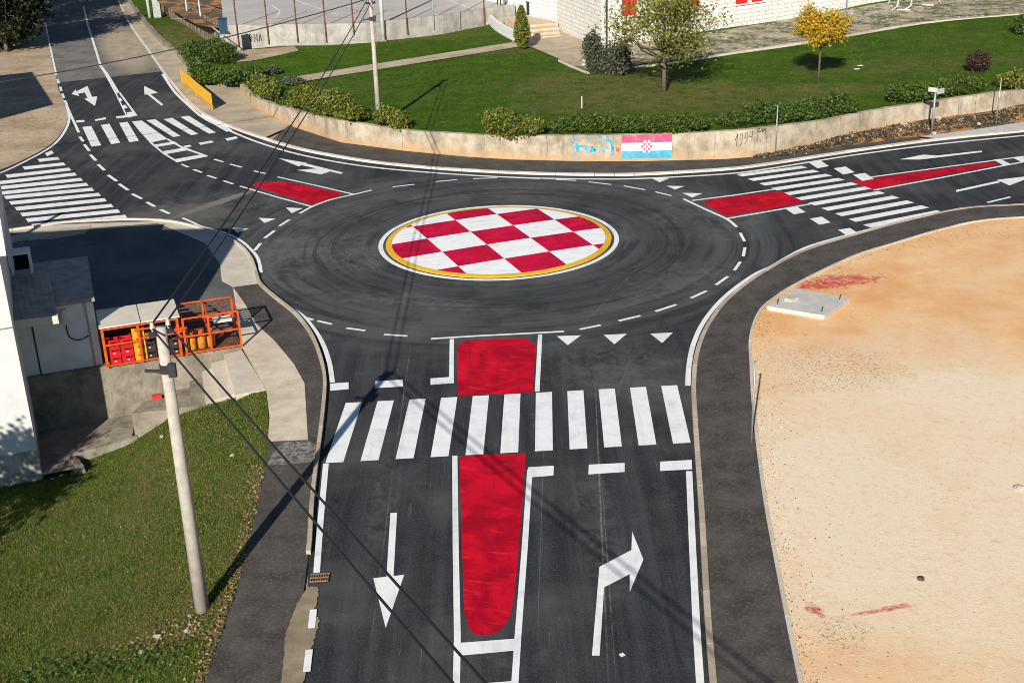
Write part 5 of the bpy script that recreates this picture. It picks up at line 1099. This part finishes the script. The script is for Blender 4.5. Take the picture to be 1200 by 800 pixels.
m.box(p + np.array([-.33, .25, 0]), .08, .6, .7, aa); m.box(p + np.array([.25, .45, 0]), .08, .6, .7, aa); m.box(p + np.array([-.04, .36, .703]), .72, .66, .07, aa); m.build('casing', MAT['annex'], bx_)
MB().box(p + np.array([-.12, .6, 0]), .5, .05, .69, aa).build('shade_panel', MAT['darkhole'], bx_)  # near-black, painting the shade inside the open box
# orange cage -------------------------------------------------------
zg = .06
cA, hc = vert((126.5, 431), zg, 384); cM, hm = vert((213, 416.5), zg, 368); cR_, hr_ = vert((283, 405), zg, 364); hroof = (hc + hm) / 2
W1 = np.hypot(*(cM - cA)[:2]); W2 = np.hypot(*(cR_ - cM)[:2]); dep = 1.55
cage = thing('bottle_cage', (cA[0] + 2, cA[1] + 1.4, zg), 'orange steel cage with a pale panel roof over crates on the yard wall', 'cage')
eo = cA[:2] + eb * .06
def cg(u, v, z): q = eo + ea * u + eb * v; return np.array([q[0], q[1], zg + z])
def cb_(name, segs, w=.06, mat='orange'):
    m = MB()
    for a, b in segs: m.bar(cg(*a), cg(*b), w)
    return m.build(name, MAT[mat], cage)
H1 = hroof - .08
for u in (0, W1 * .47, W1):
    cb_('post', [((u, 0, 0), (u, 0, H1))], .09); cb_('post', [((u, dep, 0), (u, dep, H1))], .07)
cb_('rails', [((0, 0, .04), (W1, 0, .04)), ((0, 0, H1 * .55), (W1 * .47, 0, H1 * .55)), ((W1 * .5, 0, H1 * .6), (W1, 0, H1 * .6)), ((0, -.02, H1 - .05), (W1, -.02, H1 - .05)), ((0, dep, H1 * .5), (W1, dep, H1 * .5)), ((0, 0, H1 * .5), (0, dep, H1 * .5)), ((W1, 0, H1 * .5), (W1, dep, H1 * .5)), ((W1 * .42, -.06, H1 * .85), (W1 * .78, -.06, H1 * .85)), ((W1 * .55, -.1, H1 * .72), (W1 * 1.12, -.1, H1 * .72))], .055)
m = MB(); a = [cg(-.06, -.12, hroof - .05), cg(W1 + .1, -.12, hroof - .05), cg(W1 + .1, dep + .1, hroof - .05), cg(-.06, dep + .1, hroof - .05)]; uS = W1 * .52
m.prism([cg(-.08, -.14, 0), cg(uS - .015, -.14, 0), cg(uS - .015, dep + .1, 0), cg(-.08, dep + .1, 0)], zg + hroof - .05, zg + hroof); m.prism([cg(uS + .015, -.14, 0), cg(W1 + .1, -.14, 0), cg(W1 + .1, dep + .1, 0), cg(uS + .015, dep + .1, 0)], zg + hroof - .05, zg + hroof); m.build('roof_panel', MAT['ivory'], cage)
H2 = hr_
for u in (W1 + .18, W1 + W2 * .5, W1 + W2): cb_('post', [((u, 0, 0), (u, 0, H2))], .07); cb_('post', [((u, dep, 0), (u, dep, H2))], .06)
rr = []
for v in (0, dep):
    for z in (.04, H2 * .5, H2): rr.append(((W1 + .18, v, z), (W1 + W2, v, z)))
for u in (W1 + W2 * .5, W1 + W2, W1 + .18):
    for z in (H2 * .5, H2): rr.append(((u, 0, z), (u, dep, z)))
cb_('rails', rr, .05)
m = MB()                                                      # slats of the open section's back and side, coloured dark to deepen its inside
for k in range(9): m.bar(cg(W1 + .2, dep + .03, .12 + k * (H2 - .1) / 9), cg(W1 + W2, dep + .03, .12 + k * (H2 - .1) / 9), .03, .07)
m.build('back_slats', MAT['rust'], cage)
MB().prism([cg(.06, dep - .03, 0)[:2], cg(W1 - .06, dep - .03, 0)[:2], cg(W1 - .06, dep, 0)[:2], cg(.06, dep, 0)[:2]], zg + .05, zg + H1 - .1).build('shade_panel', MAT['rust'], cage)  # dark sheet added to paint the shade inside the roofed bay
MB().prism([cg(W1 + .22, .04, 0)[:2], cg(W1 + W2, .04, 0)[:2], cg(W1 + W2, dep, 0)[:2], cg(W1 + .22, dep, 0)[:2]], zg, zg + .03).build('floor_plate', MAT['rust'], cage)
MB().prism([cg(W1 + W2 * .62, .45, 0)[:2], cg(W1 + W2 * .92, .45, 0)[:2], cg(W1 + W2 * .92, .95, 0)[:2], cg(W1 + W2 * .62, .95, 0)[:2]], zg + H2 * .62, zg + H2 * .62 + .04).build('shelf_board', MAT['annex'], cage)
# crates: one of each colour is built, the rest are copies
def crate(P, mat, label):
    t = thing('drinks_crate', P, label, 'crate', 'drinks crates in the orange cage'); w, d, h = .40, .32, .29; m = MB(); P = np.asarray(P, float)
    def bxl(x, y, z, sx, sy, sz): q = P[:2] + ea * x + eb * y; m.box((q[0], q[1], P[2] + z), sx, sy, sz, aa)
    bxl(0, 0, 0, w, d, .03)
    for s_ in (-1, 1):
        bxl(s_ * (w / 2 - .015), 0, .031, .03, d, h - .032); bxl(0, s_ * (d / 2 - .015), .031, w - .062, .03, h * .5)
        bxl(0, s_ * (d / 2 - .015), h - .07, w - .062, .03, .069); bxl(s_ * .13, s_ * (d / 2 - .014), h * .5 + .032, .1, .028, h * .5 - .105)
    m.build('shell', MAT[mat], t); q = P[:2] - eb * (d / 2 + .004); mm_ = MB(); mm_.box((q[0], q[1], P[2] + .09), .07, .006, .03, aa); mm_.build('badge', MAT['flagwhite'], t); return t
first = {}
lv = ('bottom', 'second', 'third', 'fourth')
for ci, (cn_, mat, side) in enumerate((('red', 'redplastic', 'left'), ('red', 'redplastic', 'middle'), ('yellow', 'yelplastic', 'right'))):
    for k in range(4 if ci == 2 else 3):
        P = cg(.28 + ci * .43, .25, .02 + k * .295); lb = '%s drinks crate, %s from below in the %s stack of the orange cage' % (cn_, lv[k], side)
        if mat not in first: first[mat] = crate(P, mat, lb)
        else: dup(first[mat], P, lb)
for ci in range(3):
    for k in range(2):
        P = cg(W1 * .47 + .3 + ci * .43, .3, .02 + k * .295); lb = 'dark drinks crate, %s of the %s stack behind the pole' % (('bottom', 'top')[k], ('left', 'middle', 'right')[ci])
        if 'darkplastic' not in first: first['darkplastic'] = crate(P, 'darkplastic', lb)
        else: dup(first['darkplastic'], P, lb)
def gas(P, label):
    P = np.asarray(P, float); t = thing('gas_bottle', P, label, 'gas bottle', 'orange gas bottles in the cage'); z = lambda k: P + np.array([0, 0, k])
    MB().tube([z(0), z(.04), z(.42), z(.52), z(.56)], [.12, .145, .145, .1, .04], 14).build('body', MAT['rustorange'], t, True); MB().tube([z(.53), z(.66)], .085, 12, caps=False).build('collar', MAT['orange'], t); return t
g1 = gas(cg(W1 + .42, .3, .04), 'orange gas bottle, left of the three in the open cage'); dup(g1, cg(W1 + .75, .3, .04), 'orange gas bottle, middle of the three in the open cage'); dup(g1, cg(W1 + 1.08, .32, .04), 'orange gas bottle, right of the three in the open cage')

# ------------------------------------------------------------------ loose stones and litter
def stone(P, r, label, mat='stone', name='stone', cat='stone', flat=.6):
    bm = bmesh.new(); bmesh.ops.create_icosphere(bm, subdivisions=2, radius=r)
    for v in bm.verts: v.co *= random.uniform(.75, 1.2); v.co.z *= flat
    V = [(v.co.x + P[0], v.co.y + P[1], v.co.z + P[2] + r * flat * .6) for v in bm.verts]; bm.verts.index_update(); fs = [tuple(v.index for v in f.verts) for f in bm.faces]; bm.free()
    return mesh_obj(name, V, fs, MAT[mat], label=label, cat=cat)
for x, y, r, l in ((223, 722, .065, 'pale stone left of the foreground pole foot'), (234, 731, .05, 'small white stone below the foreground pole foot'), (219, 741, .085, 'largest pale stone below the foreground pole'), (184, 747, .10, 'flat pale stone on the bank left of the pole foot'), (165, 764, .06, 'pale stone low on the bank near the ivy'), (272, 534, .07, 'white stone in the grass near the concrete walk'), (190, 512, .08, 'pale stone on the grass below the stairs')): stone(G(x, y, bz), r, l)
for x, y, z, r, l in ((1060, 148, .3, .2, 'white broken stone on the verge left of the sign boards'), (1100, 141, .35, .2, 'white broken stone on the verge right of the sign boards'), (1095, 157, .13, .14, 'small white stone at the foot of the sign boards'), (997, 159, .25, .14, 'small pale stone in the orange verge earth'), (1147, 146, .3, .12, 'small pale stone before the right steel post'), (1054, 154, .25, .17, 'pale stone on the verge below the long hedge')): stone(G(x, y, z), r, l)
stone(G(1079, 679, lotz), .09, 'small brown stone alone on the sandy lot', 'rust'); stone(G(1195, 573, lotz), .14, 'pale stone at the right edge of the sandy lot')
n = 2600; px_, py_ = interp_path(KRO, 400); i = rng.integers(0, 400, n); o2 = np.abs(rng.exponential(.45, n)) + .06
Xp = px_[i] + o2; Yp = py_[i] - o2 * .3 + rng.normal(0, .2, n); k = inpoly(Xp, Yp, KRO + [np.array([120, 64, 0]), np.array([140, 10, 0]), np.array([20, -40, 0])])
cards('gravel', np.stack([Xp, Yp, 0 * Xp + lotz + .012], 1)[k], .022, MAT['pebble'], flat=1.5, aspect=.8, kind='stuff')
vr = [p for r in rows_ for p in r[1:4]]; vr = np.array(vr)[rng.integers(0, len(vr), 5200)] + rng.normal(0, .22, (5200, 3)) * np.array([1, 1, .12]); vr[:, 2] += .06
cards('verge_rubble', vr, .07, MAT['rubble'], flat=.6, aspect=.8, kind='stuff')
for x, y, r, l in ((562, 28, .3, 'pale boulder at the court wall end'), (570, 30, .26, 'tan boulder beside the terrace wall'), (690, 77, .55, 'big white boulder left of the grey green shrub')): stone(G(x, y, zl), r, l)
p = G(184, 466, -1.15); MB().box(p, .32, .2, .12, .3).build('carton', MAT['redshutter'], label='crumpled red carton lying on the stair landing', cat='litter')
p = G(729, 767, 0); MB().box(p, .1, .09, .02, .5).build('paper_scrap', MAT['flagwhite'], label='small white paper scrap on the right lane', cat='litter')
for x, y, l in ((1004, 82, 'white paper on the lawn near the yellow tree, left of two'), (1008, 78, 'white paper on the lawn near the yellow tree, right of two')): p = G(x, y, zl) + np.array([0, 0, .04]); MB().box(p, .35, .2, .03, .4).build('paper_scrap', MAT['flagwhite'], label=l, cat='litter')
p = G(682, 127, zl); MB().tube([p, p + np.array([0, 0, .7])], .03, 6).build('garden_stake', MAT['whitesteel'], label='short pale stake in the lawn above the long hedge', cat='stake')

# ------------------------------------------------------------------ neighbours just outside the frame that shade the place
q = G(22, 112); off = np.array([.245, .97, 0]) * 1.92
cq = [G(x, y) - off * 6. for x, y in ((-70, 96), (37, 84), (62, 122), (-70, 158))]  # unseen canopy, its outline traced back from the shadow it has to cast
t = thing('shadow_canopy', (sum(cq) / 4)[:2].tolist() + [0], 'unseen flat canopy shaped to cast the shadow left of the far street', 'shadow_canopy')
MB().prism(cq, 5.9, 6.0).build('roof', MAT['concrete'], t)
for c in (cq[0], cq[3]): MB().tube([(c[0] + .6, c[1], 0), (c[0] + .6, c[1], 5.9)], .1, 8).build('post', MAT['steel'], t)
tree((-17.9, 24.4, -1.8), 'leafy tree just left of the white house front', 'hedge', 2.0, 6.8, 4.1, 5200, .1, .14, clumps=26, spread=.16)

# ------------------------------------------------------------------ camera, light
cam = bpy.data.cameras.new('camera'); co = bpy.data.objects.new('camera', cam); COL.objects.link(co)
cam.sensor_width = 36; cam.sensor_fit = 'HORIZONTAL'; cam.lens = 36 * F / 1200; cam.clip_end = 3000; cam.clip_start = .5
co.matrix_world = Matrix(((RT[0], UP[0], -FW[0], 0), (RT[1], UP[1], -FW[1], 0), (RT[2], UP[2], -FW[2], H), (0, 0, 0, 1)))
S.camera = co
AZ, EL = math.radians(14.2), math.radians(27.5)
sun = bpy.data.lights.new('sun', 'SUN'); so = bpy.data.objects.new('sun', sun); COL.objects.link(so)
sun.energy = 5.0; sun.angle = math.radians(.5); sun.color = (1., .93, .83)
so.rotation_euler = Vector((math.sin(AZ) * math.cos(EL), math.cos(AZ) * math.cos(EL), -math.sin(EL))).to_track_quat('-Z', 'Y').to_euler()
so.location = (-10, -20, 30)
w = bpy.data.worlds.new('World'); S.world = w; w.use_nodes = True
sk = w.node_tree.nodes.new('ShaderNodeTexSky'); sk.sky_type = 'NISHITA'; sk.sun_disc = False; sk.ozone_density = 5.; sk.air_density = 1.2; sk.dust_density = .2; sk.sun_elevation = EL; sk.sun_rotation = math.radians(194.2)
bg = w.node_tree.nodes['Background']; bg.inputs[1].default_value = .05; w.node_tree.links.new(sk.outputs[0], bg.inputs[0])
S.view_settings.view_transform = 'Standard'; S.view_settings.look = 'None'; S.view_settings.gamma = 1; S.view_settings.exposure = .45; S.cycles.pixel_filter_type = 'BLACKMAN_HARRIS'; S.cycles.filter_width = 1.0
